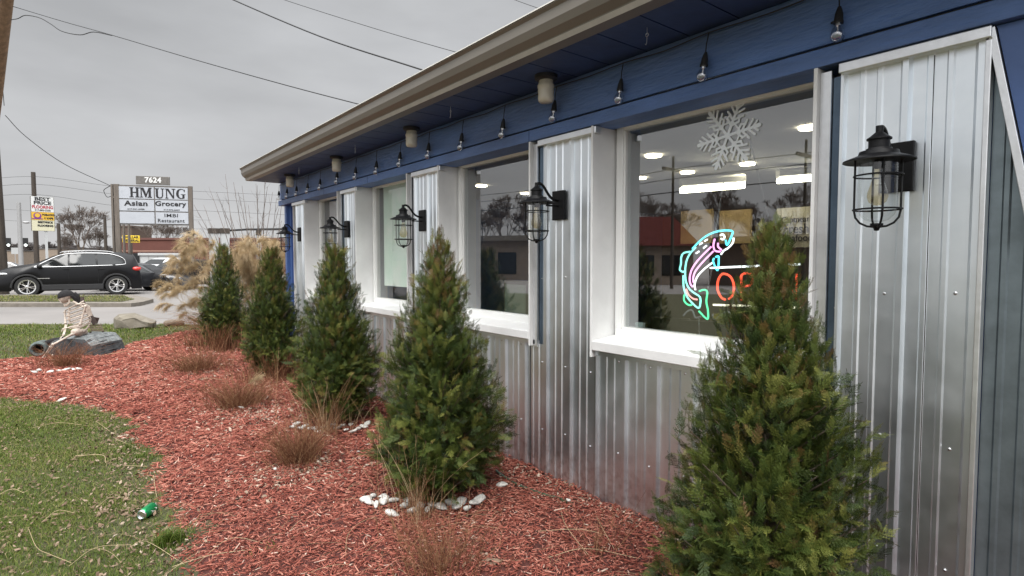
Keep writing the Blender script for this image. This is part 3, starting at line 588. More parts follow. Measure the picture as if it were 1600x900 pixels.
# ================================================================== FIXTURES ON THE WALL
ZZ = Vector((0, 0, 1))
def bez(p, n=16):
    out = []; p = [Vector(q) for q in p]
    for i in range(n+1):
        t = i/n; q = p[:]
        while len(q) > 1: q = [q[j].lerp(q[j+1], t) for j in range(len(q)-1)]
        out.append(q[0])
    return out
def crv(pts, k=6):       # catmull-rom through points
    p = [Vector(q) for q in pts]; p = [p[0]*2-p[1]]+p+[p[-1]*2-p[-2]]; out = []
    for i in range(1, len(p)-2):
        for j in range(k):
            t = j/k; out.append(.5*((2*p[i])+(p[i+1]-p[i-1])*t+(2*p[i-1]-5*p[i]+4*p[i+1]-p[i+2])*t*t+(3*p[i]-p[i-1]-3*p[i+1]+p[i+2])*t**3))
    out.append(p[-2]); return out
def make_lantern():
    t = thing('wall_lantern', '', 'lantern')
    # origin: wall face, level of the hat brim; lamp hangs at x = -.19
    c = MB(); c.box(-.034, -.012, -.056, .056, -.108, .082); c.build('back_plate', M['black'], t, bevel=.004)
    c = MB(); T = Matrix.Translation((-.215, 0, 0))
    c.lathe([(0, .118), (.012, .118), (.012, .096), (.030, .080), (.040, .073), (.040, .068), (.034, .066), (.034, .038), (.041, .036), (.045, .028), (.062, .026), (.066, .013), (.078, .008), (.114, -.006), (.115, -.011), (.075, -.002), (.055, -.006), (0, -.006)], 36, T)
    c.build('lamp_cap', M['black'], t, smooth=True, sharp=30)
    c = MB(); c.tube(bez([(-.215, 0, .108), (-.185, 0, .130), (-.14, 0, .12), (-.13, 0, .03), (-.09, 0, .018), (-.03, 0, .018)], 18), .0085, 10)
    c.box(-.13, -.03, -.008, .008, -.024, -.014); c.build('arm', M['black'], t, smooth=True)
    c = MB(); rr = .060
    for z in (-.062, -.185): c.tube([(-.215+.077*math.cos(a), .077*math.sin(a), z) for a in [k*math.pi/12 for k in range(24)]], .0033, 6, closed=True)
    for k in range(4):
        a = k*math.pi/2+.55; dx, dy = math.cos(a), math.sin(a)
        c.tube([(-.215+dx*r, dy*r, z) for r, z in ((.074, -.004), (.074, -.1), (.074, -.188), (.069, -.214), (.054, -.234), (.031, -.246), (.0, -.250))], .0038, 6)
    c.lathe([(0, -.264), (.008, -.262), (.010, -.254), (.021, -.244), (.021, -.236), (0, -.236)], 14, T)
    c.build('cage', M['black'], t, smooth=True)
    c = MB(); c.lathe([(.062, -.004), (.063, -.10), (.062, -.178), (.055, -.205), (.038, -.224), (.012, -.232), (0, -.232)], 28, T, cap=False); c.build('glass_shade', M['lglass'], t, smooth=True, sharp=80)
    c = MB(); c.lathe([(.014, -.006), (.016, -.03), (.013, -.036), (.0, -.036)], 14, T, cap=False); s = c.build('bulb_socket', M['black'], t, smooth=True)
    c = MB(); c.lathe([(.013, -.034), (.015, -.060), (.024, -.095), (.033, -.125), (.034, -.140), (.028, -.158), (.014, -.169), (0, -.171)], 20, T, cap=False); b = c.build('bulb', M['amber'], t, smooth=True, sharp=80)
    return t
lan = make_lantern()
LP = [(.778, 'black caged lantern nearest the picture edge, beside the neon window'), (2.69, 'black caged lantern between the neon window and the dark screen window'),
      (4.49, 'third black caged lantern along the wall, above the tallest brown conifer tip'), (6.25, 'fourth black caged lantern, seen over the pale brown tip of a small conifer'), (7.93, 'farthest black caged lantern, on the last metal strip by the blue corner')]
for i, (y, lb) in enumerate(LP):
    o = lan if i == 0 else copy_tree(lan); o.location = (PW+.004, y+.024, 1.872); o['label'] = lb; o['category'] = 'lantern'; o['group'] = 'wall lanterns between the windows'

# string of bulbs
st = thing('string_lights', 'black cord of clear glass bulbs hung along the blue frieze board', 'string lights', (PW-.06, .5, 2.62))
BY = [.47, 1.01, 1.61, 2.15, 2.70, 3.24, 3.78, 4.31, 4.84, 5.37, 5.88, 6.42, 6.98, 7.43, 7.90, 8.32, 8.72]
c = MB(); pts = []
for i, y in enumerate(BY):
    pts.append((PW-.055, y, 2.612))
    if i < len(BY)-1: pts.append((PW-.05, (y+BY[i+1])/2, 2.600+.008*random.random()))
c.tube(crv([(PW-.05, -.4, 2.61)]+pts, 3), .0032, 5); c.build('cord', M['wire'], st, world=True)
for i, y in enumerate(BY):
    tl = random.uniform(-.14, .14); ln = random.uniform(.095, .125); top = Vector((PW-.055, y, 2.612)); d = Vector((-.06, tl*.6+.05, -1)).normalized(); s0 = top+d*ln
    c = MB(); c.tube([top, top+d*ln*.5+Vector((0, .004, 0)), s0], .0028, 5)
    Q = Matrix.Translation(s0) @ d.to_track_quat('Z', 'X').to_matrix().to_4x4() @ Matrix.Scale(1.3, 4)
    c.lathe([(.005, -.012), (.009, 0), (.012, .012), (.0135, .030), (.015, .034), (.015, .040), (0, .040)], 12, Q); c.box(-.004, .004, .01, .026, .026, .032, M=Q)
    so_ = c.build('socket', M['plastic_black'], st, world=True, smooth=True)
    c = MB(); c.lathe([(.010, .040), (.011, .048), (.019, .060), (.0225, .074), (.020, .086), (.012, .095), (0, .098)], 16, Q, cap=False)
    bl = c.build('bulb', M['bulbglass'], st, world=True, smooth=True, sharp=80)
    c = MB(); c.lathe([(.0095, .038), (.0095, .048), (.003, .052), (.003, .07), (0, .07)], 10, Q); c.build('filament_stem', M['alu'], st, world=True, smooth=True)

# porcelain ceiling lamps under the soffit, hooks with chain
for i, ((px, py), lb) in enumerate(zip([(853, 140), (643, 213), (526, 254), (453, 283)], ['near', 'second', 'third', 'far'])):
    p = WX(px, py, 2.36)
    t = thing('soffit_lamp', ['largest jelly jar lamp under the soffit, left of the neon window', 'jelly jar lamp under the soffit above the pale green sheet', 'jelly jar lamp under the soffit above the fourth lantern', 'smallest jelly jar lamp under the soffit near the building corner'][i], 'ceiling lamp', (2.36, p.y, 2.642), group='jelly jar lamps under the soffit')
    t.scale = (1.3, 1.3, 1.3); c = MB(); c.lathe([(.055, 0), (.055, -.016), (.045, -.024), (0, -.024)], 20); c.build('base', M['plastic_black'], t, smooth=True)
    c = MB(); c.lathe([(.034, -.024), (.036, -.04), (.040, -.045), (.040, -.058), (.037, -.062), (.039, -.075), (.037, -.09), (.039, -.105), (.036, -.12), (.030, -.126), (0, -.128)], 20); c.build('glass_jar', M['cream'], t, smooth=True, sharp=60)
for i, (px, py) in enumerate([(1011, 60), (704, 175), (555, 235), (467, 262), (415, 290)]):
    p = WX(px, py, 2.27)
    t = thing('hanging_hook', ['steel hook dangling from the soffit, nearest the viewer', 'steel hook dangling between the two nearest jelly jar lamps', 'steel hook dangling left of the third lantern in the soffit shade', 'steel hook dangling beside the farthest jelly jar lamp', 'steel hook hanging at the far tip of the soffit against the sky'][i], 'hook', (2.27, p.y, 2.645), group='hooks under the soffit')
    c = MB(); c.tube([(0, 0, 0), (0, 0, -.03)], .002, 5); c.tube([(0, .008*math.sin(a), -.038+.008*math.cos(a)) for a in [k*.524 for k in range(12)]], .002, 5, closed=True)
    c.tube([(0, 0, -.046), (0, .002, -.075), (0, .006, -.085), (0, .012, -.078)], .0017, 5); c.build('hook', M['screw'], t, smooth=True)

# ---- behind the glass of the nearest window
GP = PW+.195
neon = {}
def nm(n, c, s=2.0):
    if n not in neon: neon[n] = mat('neon_'+n, tuple(x*.5 for x in c), .3, emit=c, estr=s)
    return neon[n]
NP = GP+.10
def npx(x, y): return WX(1040+x/5.623, 350+y/5.623, NP)
def ntube(parent, name, pts, col, s=1.3, r=.0052, curve=True):
    q = [npx(*p) for p in pts]; q = crv(q, 5) if curve and len(q) > 2 else q; c = MB(); c.tube(q, r, 8)
    return c.build(name, nm(name_col[col][0], name_col[col][1], s), parent, world=True, smooth=True)
name_col = {'cyan': ('cyan', (.10, .72, .85)), 'pink': ('pink', (.95, .35, .75)), 'green': ('green', (.08, .75, .32)), 'white': ('white', (.85, .9, .88)), 'red': ('red', (1, .09, .04)), 'salmon': ('salmon', (.95, .35, .32)), 'warm': ('warm', (.95, .9, .62)), 'off': ('off', (.2, .2, .2)), 'aqua': ('aqua', (.25, .85, .70))}
f = thing('neon_fish', 'glowing neon trout leaping, in cyan, pink and green tubes behind the nearest window', 'neon sign', NPc := npx(330, 440))
ntube(f, 'back_tube', [(235, 218), (300, 150), (370, 98), (450, 66), (530, 56), (588, 66), (575, 115), (548, 175), (535, 180), (528, 140)], 'cyan', 1.5)
ntube(f, 'back_tube', [(265, 205), (215, 260), (182, 330), (172, 420), (178, 500), (205, 565), (250, 605), (300, 640), (306, 690), (290, 738), (240, 700), (190, 640), (160, 560), (155, 450)], 'aqua', 1.3)
ntube(f, 'eye_tube', [(480, 100), (500, 92), (518, 112), (505, 135), (486, 128)], 'white', 1.6)
ntube(f, 'jaw_tube', [(598, 120), (590, 165), (550, 210), (510, 235), (487, 268)], 'white', 1.4)
ntube(f, 'gill_tube', [(432, 130), (420, 190), (435, 235), (480, 243)], 'pink', 1.4)
ntube(f, 'gill_tube', [(460, 165), (462, 200), (492, 228)], 'pink', 1.2)
ntube(f, 'stripe_tube', [(400, 200), (300, 300), (235, 390), (212, 470), (218, 525), (238, 552)], 'pink', 1.4)
ntube(f, 'stripe_tube', [(418, 240), (330, 330), (265, 410), (242, 470), (245, 515)], 'pink', 1.2)
ntube(f, 'belly_tube', [(408, 342), (340, 395), (280, 460), (255, 530), (262, 580)], 'white', 1.4)
ntube(f, 'fin_tube', [(425, 300), (418, 330), (445, 395), (460, 400), (466, 340), (465, 285), (440, 290)], 'cyan', 1.1)
ntube(f, 'fin_tube', [(215, 243), (160, 255), (138, 290), (135, 350), (125, 400), (150, 420), (165, 415)], 'aqua', 1.2)
ntube(f, 'fin_tube', [(165, 620), (162, 670), (190, 705), (225, 712), (232, 690)], 'green', 1.2)
ntube(f, 'tail_tube', [(295, 590), (340, 578), (366, 600), (358, 680), (372, 760), (372, 828), (350, 825), (292, 765)], 'green', 1.4)
ntube(f, 'tail_tube', [(180, 570), (200, 620), (240, 655), (278, 664)], 'salmon', 1.1)
for a, b in (((298, 182), (322, 165)), ((342, 150), (368, 135)), ((332, 212), (360, 190)), ((268, 258), (294, 240))): ntube(f, 'spot_tube', [a, b], 'white', 1.2, curve=False)
ntube(f, 'wave_tube', [(155, 805), (195, 765), (235, 760), (262, 822), (310, 812)], 'off', .25)
ntube(f, 'wave_tube', [(415, 790), (418, 830), (445, 832), (500, 790), (545, 770), (580, 800)], 'off', .25)
o_ = thing('neon_open_sign', 'red neon OPEN sign between white bars, half hidden by the nearest conifer', 'neon sign', npx(600, 550))
X1, X2 = 445, 1190
def letter(pts, closed=False):
    q = [npx(*p) for p in pts]; q = crv(q, 5) if len(q) > 5 else q; c = MB(); c.tube(q, .0062, 8); return c.build('letter', nm('red', (1, .09, .04), 1.3), o_, world=True, smooth=True)
letter([(525, 665), (490, 645), (458, 580), (460, 500), (490, 445), (530, 440), (575, 470), (600, 540), (590, 620), (555, 662)])
letter([(665, 670), (665, 520), (668, 450), (720, 432), (760, 450), (765, 500), (735, 540), (668, 548)])
letter([(960, 430), (850, 435)]); letter([(850, 435), (850, 555), (850, 665), (960, 665)]); letter([(850, 555), (940, 555)])
letter([(1040, 665), (1040, 435), (1150, 665), (1150, 435)])
for y0 in (382,): c = MB(); c.tube([npx(392, y0+4), npx(1180, y0-28)], .0055, 8); c.build('bar', nm('white', (.85, .9, .88), 1.3), o_, world=True)
c = MB(); c.tube([npx(418, 710), npx(1180, 735)], .0055, 8); c.build('bar', nm('warm', (.95, .9, .62), 1.3), o_, world=True)
def chain(name, lb, a, b, grp=None):
    c = MB(); n = int((b-a).length/.014); d = (b-a)/n
    for k in range(n):
        o1 = a+d*(k+.5); u = (Vector((1, 0, 0)) if k % 2 else Vector((0, 1, 0)))
        c.tube([o1+d.normalized()*(.010*math.cos(q))+u*(.0042*math.sin(q)) for q in [j*math.pi/4 for j in range(8)]], .0012, 4, closed=True)
    return tag(c.build(name, M['screw'], None), lb, 'chain', grp)
chain('hanging_chain', 'long thin chain hanging from the window head towards the OPEN sign', WX(1165, 190, NP), WX(1202, 345, NP), 'chains holding the neon signs')
chain('hanging_chain', 'thin chain hanging above the neon fish', WX(1131, 282, NP), WX(1118, 362, NP), 'chains holding the neon signs')
chain('hanging_chain', 'thin chain dangling below the tail of the neon fish', WX(1092, 498, NP), WX(1093, 526, NP), 'chains holding the neon signs')
chain('hanging_chain', 'thin chain between the neon fish and the letter O', WX(1112, 420, NP), WX(1106, 452, NP), 'chains holding the neon signs')
# snowflake decal (own design, six arms with rounded twigs)
sc0 = WX(1137, 212, GP-.030); Rf = .172
mb = MB()
def bar2(a, b, r):
    a = Vector(a); b = Vector(b); d = (b-a).normalized(); q = math.atan2(d.y, d.x); pts = []
    for k in range(7): t = q+math.pi/2+k*math.pi/6; pts.append((a.x+r*math.cos(t), a.y+r*math.sin(t)))
    for k in range(7): t = q-math.pi/2+k*math.pi/6; pts.append((b.x+r*math.cos(t), b.y+r*math.sin(t)))
    return pts
lay = 0
for k in range(6):
    a = k*math.pi/3+math.radians(8); u = Vector((math.cos(a), math.sin(a))); v = Vector((-u.y, u.x))
    L_ = [((0, 0), u*.98, .042), (u*.93, u*1.0, .06)]
    for s in (-1, 1):
        L_ += [(u*.30, u*.46+v*s*.20, .034), (u*.46, u*.66+v*s*.27, .034), (u*.64, u*.84+v*s*.22, .032), (u*.80, u*.95+v*s*.14, .028)]
        L_ += [(u*.46+v*s*.20, u*.60+v*s*.16, .03)]
    L_ += [(u*.42, Vector((math.cos(a+math.pi/3), math.sin(a+math.pi/3)))*.42, .026)]
    for A_, B_, r in L_:
        lay += 1; x = sc0.x-lay*.00002; P = bar2(A_, B_, r); n = len(P)
        mb.add([(x, sc0.y-p[0]*Rf, sc0.z+p[1]*Rf*1.0) for p in P], [tuple(range(n))])
tag(mb.build('snowflake', mat('frosted_decal', (.80, .84, .86), .8), None), 'white paper snowflake stuck high on the nearest window pane', 'window decoration')
# pale card in the lower left corner of the neon window, board with the shop writing on the back wall
def text_mesh(s, size, extrude=.002, bold=0.0, name='lettering', m=None, parent=None, MW=None, align='CENTER', space=1.0, sx=1.0, label=None):
    cu = bpy.data.curves.new('t', 'FONT'); cu.body = s; cu.size = size; cu.extrude = extrude; cu.offset = bold; cu.align_x = align; cu.align_y = 'CENTER'; cu.space_character = space; cu.resolution_u = 3
    to = bpy.data.objects.new('t', cu); COL.objects.link(to); bpy.context.view_layer.update()
    me = bpy.data.meshes.new_from_object(to.evaluated_get(bpy.context.evaluated_depsgraph_get())); bpy.data.objects.remove(to); bpy.data.curves.remove(cu)
    me.transform(Matrix.Diagonal((sx, 1, 1, 1)))
    if MW is not None: me.transform(MW)
    me.materials.clear(); me.materials.append(m); o = bpy.data.objects.new(name, me); link(o, parent)
    if label: o['label'] = label
    return o
def facing(p, yaw):  # matrix: text in XY plane stood up, facing back along the yaw direction
    return Matrix.Translation(p) @ Matrix.Rotation(-yaw, 4, 'Z') @ Matrix.Rotation(math.pi/2, 4, 'X')
c = MB(); a, b = WX(990, 512, GP+.08), WX(1007, 500, GP+.08); y = (a.y+b.y)/2
c.box(GP+.06, GP+.09, b.y-.0, a.y, ZS+.08, ZS+.155); tag(c.build('paper_cup_box', mat('pale_card', (.62, .72, .68), .6), None, bevel=.003), 'small pale green card box on the sill inside the neon window', 'box')
BX = 7.0
def wboard(name, lb, x0, y0, x1, y1, p, m, cat='wall board', grp=None):
    A, B = WX(x0, y0, p), WX(x1, y1, p); c = MB(); c.box(p, p+.04, B.y, A.y, B.z, A.z); o = c.build(name, m, None); return tag(o, lb, cat, grp), A, B
yb = mat('ochre_board', (.62, .44, .20), .6, var=.2, vscale=2, emit=(.62, .40, .16), estr=.0)
cb = mat('cream_wall_board', (.62, .58, .46), .6, var=.1)
wboard('menu_board', 'plain ochre board on the back wall, left of the neon fish head', 1064, 330, 1112, 380, BX, yb, grp='boards inside the shop')
wboard('menu_board', 'ochre board with a faint pattern on the back wall, above the fish', 1124, 330, 1172, 380, BX, yb, grp='boards inside the shop')
o1, A, B = wboard('shop_name_board', 'cream board inside the shop lettered Fresh seafood', 1214, 326, 1330, 385, BX, cb)
MWt = lambda y, z: Matrix.Translation((BX-.012, y, z)) @ Matrix.Rotation(-math.pi/2, 4, 'Z') @ Matrix.Rotation(math.pi/2, 4, 'X')
for s, px, px1, py in (("Captnear's", 1222, 1272, 343), ('Fresh', 1225, 1264, 358), ('seafood', 1226, 1270, 372)):
    qa, qb = WX(px, py, BX), WX(px1, py, BX); tt = text_mesh(s, 1, .002, .01, 'lettering', M['ink'], o1, None); xs_ = [v.co.x for v in tt.data.vertices]; k = (qa.y-qb.y)/(max(xs_)-min(xs_))
    tt.data.transform(MWt((qa.y+qb.y)/2, (qa.z+qb.z)/2) @ Matrix.Diagonal((k, k*1.15, 1, 1)))
# dark furniture inside
for (px, py, sx) in ((1040, 470, 1), (1090, 500, 1), (1150, 480, 1)):
    p = WX(px, 470, 4.6); c = MB(); t = thing('dining_chair', ['dark dining chair inside, left of the neon fish', 'dark dining chair inside, below the neon fish', 'dark dining chair inside, below the OPEN sign'][(1040, 1090, 1150).index(px)], 'chair', (p.x, p.y, 0), .4, 'dining chairs inside the shop')
    c = MB(); c.box(-.22, .22, -.22, .22, .43, .47); c.build('seat', M['plastic_black'], t, bevel=.01)
    c = MB(); c.box(.19, .22, -.2, .2, .47, .92); c.build('backrest', M['plastic_black'], t, bevel=.01)
    for ux in (-.2, .2):
        for uy in (-.2, .2): c = MB(); c.box(ux-.015, ux+.015, uy-.015, uy+.015, -.02, .43); c.build('leg', M['plastic_black'], t)
# second window: tilted dark screen; third: pale green sheet; fourth: blind
a, b = WX(789, 490, GP+.05), WX(830, 437, GP+.05); t = thing('display_screen', 'small black framed screen standing inside the second window', 'screen', ((a+b)/2)[:])
c = MB(); c.box(-.02, .02, b.y-(a.y+b.y)/2, a.y-(a.y+b.y)/2, -.17, .13); fr = c.build('screen_frame', M['plastic_black'], t, bevel=.012)
c = MB(); c.box(-.024, -.021, b.y-(a.y+b.y)/2+.04, a.y-(a.y+b.y)/2-.03, -.12, .10); c.build('screen_glass', mat('grey_green_screen', (.16, .20, .16), .12, spec=.9), t)
gs = mat('green_sheet', (.62, .84, .70), .6, col2=(.84, .92, .86), vscale=3, bump=0)
yL, yR = WX(601, 440, GP-.01).y, WIN[2][0]+.05; c = MB(); c.box(GP-.012, GP-.006, yR, yL, ZS+.27, ZB+.0); tag(c.build('window_poster', gs, None), 'pale green printed sheet hanging inside the third window', 'poster')
c = MB(); c.box(GP-.010, GP-.004, WIN[3][0]+.08, WIN[3][1]-.30, ZS+.05, ZB-.04); tag(c.build('window_blind', mat('pale_blind', (.60, .59, .64), .7), None), 'plain pale grey blind pulled down inside the farthest window', 'blind')
for i in (0, 1, 2, 3):   # grey strip beside each left jamb, painting its reflection in the pane
    b = WIN[i][1]; c = MB(); c.box(GP+.002, GP+.085, b-.088, b-.078, ZS, ZB+.05); c.build('jamb_reflection', mat('reflection_grey', (.30, .31, .33), .6), wroots[i])
# ================================================================== CONIFERS
def spray_template(r):
    """flat fan of scale-leaf twigs, length 1 along +X, in the XY plane with some cupping"""
    V, Fq = [], []
    def leaf(a, d, ln, wd, zc=0):
        d = d/np.linalg.norm(d); s = np.array([-d[1], d[0]]); n = len(V)
        for q, k in ((a, .55), (a+d*ln*.55, 1), (a+d*ln, .18)):
            for sg in (-1, 1): p = q+s*sg*wd*k/2; V.append((p[0], p[1], zc))
        Fq.extend([(n, n+1, n+3, n+2), (n+2, n+3, n+5, n+4)])
    ax = lambda t: np.array([t, .05*math.sin(t*3)])
    for t in np.linspace(0, .88, 5): leaf(ax(t), ax(t+.2)-ax(t), .24, .022)
    asym = r.uniform(.75, 1.1, 2)
    for i in range(9):
        t = .06+i*.095
        for sg in (-1, 1):
            tt = t+(.03 if sg > 0 else 0); L0 = .40*max(.05, math.sin(min(1, (tt+.22)*.90)*math.pi))**.8*asym[(sg+1)//2]*r.uniform(.72, 1.2)
            b = ax(tt); an = sg*(.72+r.uniform(-.14, .14)-.22*tt); d = np.array([math.cos(an), math.sin(an)]); n_ = max(1, int(L0/.085))
            leaf(b, d, L0, .016)
            for j in range(1, n_+1):
                bb = b+d*L0*j/(n_+.9); l2 = .085*(1-.35*j/n_)*r.uniform(.6, 1.45)
                for s2 in (-1, 1):
                    a2 = an+s2*r.uniform(.42, .7); leaf(bb, np.array([math.cos(a2), math.sin(a2)]), l2, .019)
    V = np.array(V, float); V[:, 2] = -.20*V[:, 0]**2-.35*V[:, 1]**2+.012*np.sin(V[:, 0]*40+V[:, 1]*33)
    return V, np.array(Fq)
SPR = [spray_template(np.random.default_rng(s)) for s in range(4)]
def crown(prof, nb, per, seed, slen=.085, brown_top=.0, hgt=1.64):
    """prof: list (z, radius). returns V,F,var"""
    r = np.random.default_rng(seed); zs = np.array([p[0] for p in prof]); rs = np.array([p[1] for p in prof])
    # branch tips spread by surface area
    zz = r.uniform(zs[0], zs[-1], nb*6); w_ = np.interp(zz, zs, rs)+.035; zz = zz[r.uniform(0, w_.max(), len(zz)) < w_][:nb]; nb = len(zz)
    aa = r.uniform(0, 2*math.pi, nb); lob = 1+.11*np.sin(3*aa+zz*7)+.07*np.sin(5*aa-zz*11)
    rad = np.interp(zz, zs, rs)*lob*r.uniform(.62, 1.10, nb); stray = r.uniform(0, 1, nb) < .035; rad[stray] *= 1.2
    tip = np.stack([rad*np.cos(aa), rad*np.sin(aa), zz], 1); bvar = r.normal(0, .14, nb)
    # sprays round each tip, streaming back along the branch
    bi = np.repeat(np.arange(nb), per); n = len(bi); t = r.uniform(0, 1, n)**1.3
    rz = np.interp(zz, zs, rs); outd = np.stack([np.cos(aa), np.sin(aa), np.full(nb, .9)], 1); outd /= np.linalg.norm(outd, axis=1, keepdims=True)
    spread = (.045+.11*rz)[bi][:, None]
    pos = tip[bi]-outd[bi]*(t*.20*np.clip(rz[bi]/.3, .25, 1))[:, None]+r.normal(0, 1, (n, 3))*spread*.55
    pos[:, 2] = np.clip(pos[:, 2], .01, hgt)
    rr = np.hypot(pos[:, 0], pos[:, 1]); lim = (np.interp(pos[:, 2], zs, rs)*1.12+.02); pos[:, :2] *= np.minimum(1, lim/np.maximum(rr, 1e-4))[:, None]
    hz = pos[:, 2]/hgt
    d = outd[bi]*np.array([1, 1, 1.])*.8+r.normal(0, .38, (n, 3)); d[:, 2] += .15+.85*hz**2-.25*(hz < .4)
    d /= np.linalg.norm(d, axis=1, keepdims=True)
    # spray plane roughly vertical: side vector is tangential/up mix
    tang = np.stack([-np.sin(aa[bi]), np.cos(aa[bi]), np.zeros(n)], 1); q = r.normal(0, .9, n)
    sidev = tang*np.cos(q)[:, None]+np.array([[0, 0, 1.]])*np.sin(q)[:, None]+r.normal(0, .25, (n, 3)); sidev -= d*np.sum(sidev*d, 1, keepdims=True); sidev /= np.linalg.norm(sidev, axis=1, keepdims=True)
    nrm = np.cross(d, sidev); flip = np.sum(nrm*outd[bi], 1) < 0; nrm[flip] *= -1
    S = slen*r.uniform(.65, 1.35, n)*(1-.35*hz)
    VV, FF, CC = [], [], []; off = 0
    depth = 1-np.clip(rr/(np.interp(pos[:, 2], zs, rs)+.02), 0, 1)
    base = np.clip(.38+bvar[bi]+r.normal(0, .13, n)+.20*np.clip(hz-.72, 0, 1)/.28*brown_top*2+.12*(r.uniform(0, 1, n) < .08), 0, .80)
    br = r.uniform(0, 1, n) < (.03+brown_top*np.clip((hz-.6)/.4, 0, 1)*.75); base[br] = r.uniform(.8, 1, br.sum())
    kind = r.integers(0, 4, n)
    for k in range(4):
        m_ = kind == k; tv, tf = SPR[k]; c = m_.sum()
        W = pos[m_][:, None, :]+S[m_][:, None, None]*(tv[None, :, 0:1]*d[m_][:, None]+tv[None, :, 1:2]*sidev[m_][:, None]+tv[None, :, 2:3]*nrm[m_][:, None])
        VV.append(W.reshape(-1, 3)); FF.append((np.arange(c)[:, None, None]*len(tv)+tf[None]).reshape(-1, 4)+off); off += c*len(tv)
        cc = np.clip(base[m_][:, None]+.22*tv[None, :, 0]-.12, 0, 1); CC.append(cc.ravel())
    return np.concatenate(VV), np.concatenate(FF), np.concatenate(CC), tip
def conifer(label, loc, prof, nb, per, seed, slen, brown, hgt):
    t = thing('conifer_tree', label, 'conifer', loc, random.uniform(0, .3), 'clipped conifers planted along the shop wall')
    V, Fq, cv, tip = crown(prof, nb, per, seed, slen, brown, hgt); print('crown faces', len(Fq))
    npmesh('crown', V, Fq, M['thuja'], t, col=cv)
    c = MB(); c.tube([(0, 0, -.03), (.01, 0, hgt*.3), (0, .01, hgt*.7), (0, 0, hgt*.97)], [.032, .026, .014, .004], 8); tr = c.build('trunk', M['bark'], t, smooth=True)
    sel = tip[::2]; P0 = np.stack([sel[:, 0]*0, sel[:, 1]*0, np.maximum(.03, sel[:, 2]-np.hypot(sel[:, 0], sel[:, 1])*.9)], 1); n = len(sel)
    V, Fq = segs(P0, sel, np.full(n, .007), np.full(n, .002), 4); npmesh('limbs', V, Fq, M['bark'], t)
    return t
P1 = [(.0, .30), (.12, .40), (.35, .425), (.62, .405), (.85, .345), (1.05, .29), (1.22, .205), (1.36, .145), (1.48, .105), (1.58, .055), (1.66, .012)]
g = D(1206, HOR, 1.96); P1 = [(a*.958, b*.755) for a, b in P1]
t1 = conifer('largest conifer, nearest the viewer, standing before the neon window', (g.x, g.y, 0), P1, 760, 15, 3, .080, .40, 1.66)
P2 = [(.18, .22), (.26, .36), (.36, .405), (.50, .395), (.75, .34), (.95, .29), (1.12, .235), (1.28, .185), (1.42, .13), (1.54, .08), (1.66, .02), (1.69, .008)]
g = D(684, HOR, 3.47); P2 = [(a*.965, b*.90) for a, b in P2]
t2 = conifer('dark conifer with a thin brown tip ringed by white stones, middle of the picture', (g.x, g.y, 0), P2, 640, 13, 5, .090, .65, 1.69)
P3 = [(.19, .22), (.27, .35), (.42, .385), (.70, .35), (.95, .30), (1.15, .24), (1.32, .15), (1.5, .10), (1.62, .07), (1.70, .02)]; P3 = [(a*.97, b*.89) for a, b in P3]
for px, Z, hs, ws, rz, lb, sv in ((524, 5.05, 1.0, 1.0, 1.0, 'third conifer, whose tip reaches the fourth lantern, dry pale stalks at its foot', None), (424, 7.1, 1.02, .98, 2.6, 'fourth conifer, just left of the blue building corner', 0), (349, 9.35, 1.08, .98, 4.4, 'farthest conifer of the row, rising out of the tan plume grass', 0)):
    g = D(px, HOR, Z)
    if sv is None:
        t3 = conifer(lb, (g.x, g.y, 0), P3, 520, 12, 9, .098, .35, 1.68)
    else:
        o = copy_tree(t3); o.location = (g.x, g.y, 0); o.rotation_euler = (0, 0, rz); o.scale = (ws, ws, hs); o['label'] = lb
# ================================================================== PLANTS IN THE BED
def stems(name, m, base, n, h, spread, lean, rad, seed, parent=None, twigs=0, droop=0, cvr=(0, .8), world_off=(0, 0, 0)):
    r = np.random.default_rng(seed); P0, P1, R0, R1, C = [], [], [], [], []
    for i in range(n):
        a = r.uniform(0, 6.28); q = abs(r.normal(0, spread)); x, y = q*math.cos(a), q*math.sin(a); hh = h*r.uniform(.3, 1.2); la = a+r.normal(0, .7); ln = lean*r.uniform(.05, 1.25)*hh; k = 5; c = r.uniform(*cvr)
        pr = np.array([x, y, -.01]); cb = r.normal(0, .22, 2)*hh
        for j in range(1, k+1):
            t = j/k; p = np.array([x+math.cos(la)*ln*t**1.3+cb[0]*t*t, y+math.sin(la)*ln*t**1.3+cb[1]*t*t, hh*(t-droop*t**3)]); P0.append(pr); P1.append(p); R0.append(rad*(1-.6*(j-1)/k)); R1.append(rad*(1-.6*j/k)); C.append(c)
            if j >= 2 and twigs and r.uniform() < twigs:
                for _ in range(2):
                    dd = r.normal(0, 1, 3); dd[2] = abs(dd[2])+.6; dd /= np.linalg.norm(dd); P0.append(pr); P1.append(pr+dd*hh*r.uniform(.1, .28)); R0.append(rad*.5); R1.append(rad*.25); C.append(c)
            pr = p
    V, Fq = segs(P0, P1, R0, R1, 3); V = V+np.array(world_off)
    return npmesh(name, V, Fq, m, parent, col=np.repeat(C, 6))
def zb_(g): return float(bed_z(np.array([g.x]), np.array([g.y]))[0])
def clump(label, px, py, n, h, spread, lean, rad=.0014, seed=1, twigs=.3, droop=0, cvr=(0, .85), cat='dead plant', name='dry_perennial', group='dry brown perennials in the mulch', m=None, parts=()):
    g = G(px, py); o = stems(name, m or M['stem'], None, n, h, spread, lean, rad, seed, None, twigs, droop, cvr); o.location = (g.x, g.y, zb_(g) if bed_dist(g.x, g.y) > 0 else 0); return tag(o, label, cat, group)
clump('round reddish brown clump with crossed pale stalks, left of the middle conifer', 468, 728, 651, .27, 0.094, 1.0, 0.0015, 21, .35)
clump('spreading brown clump with a fallen pale plume lying over it', 375, 640, 651, .30, 0.163, 1.1, 0.0016, 22, .35)
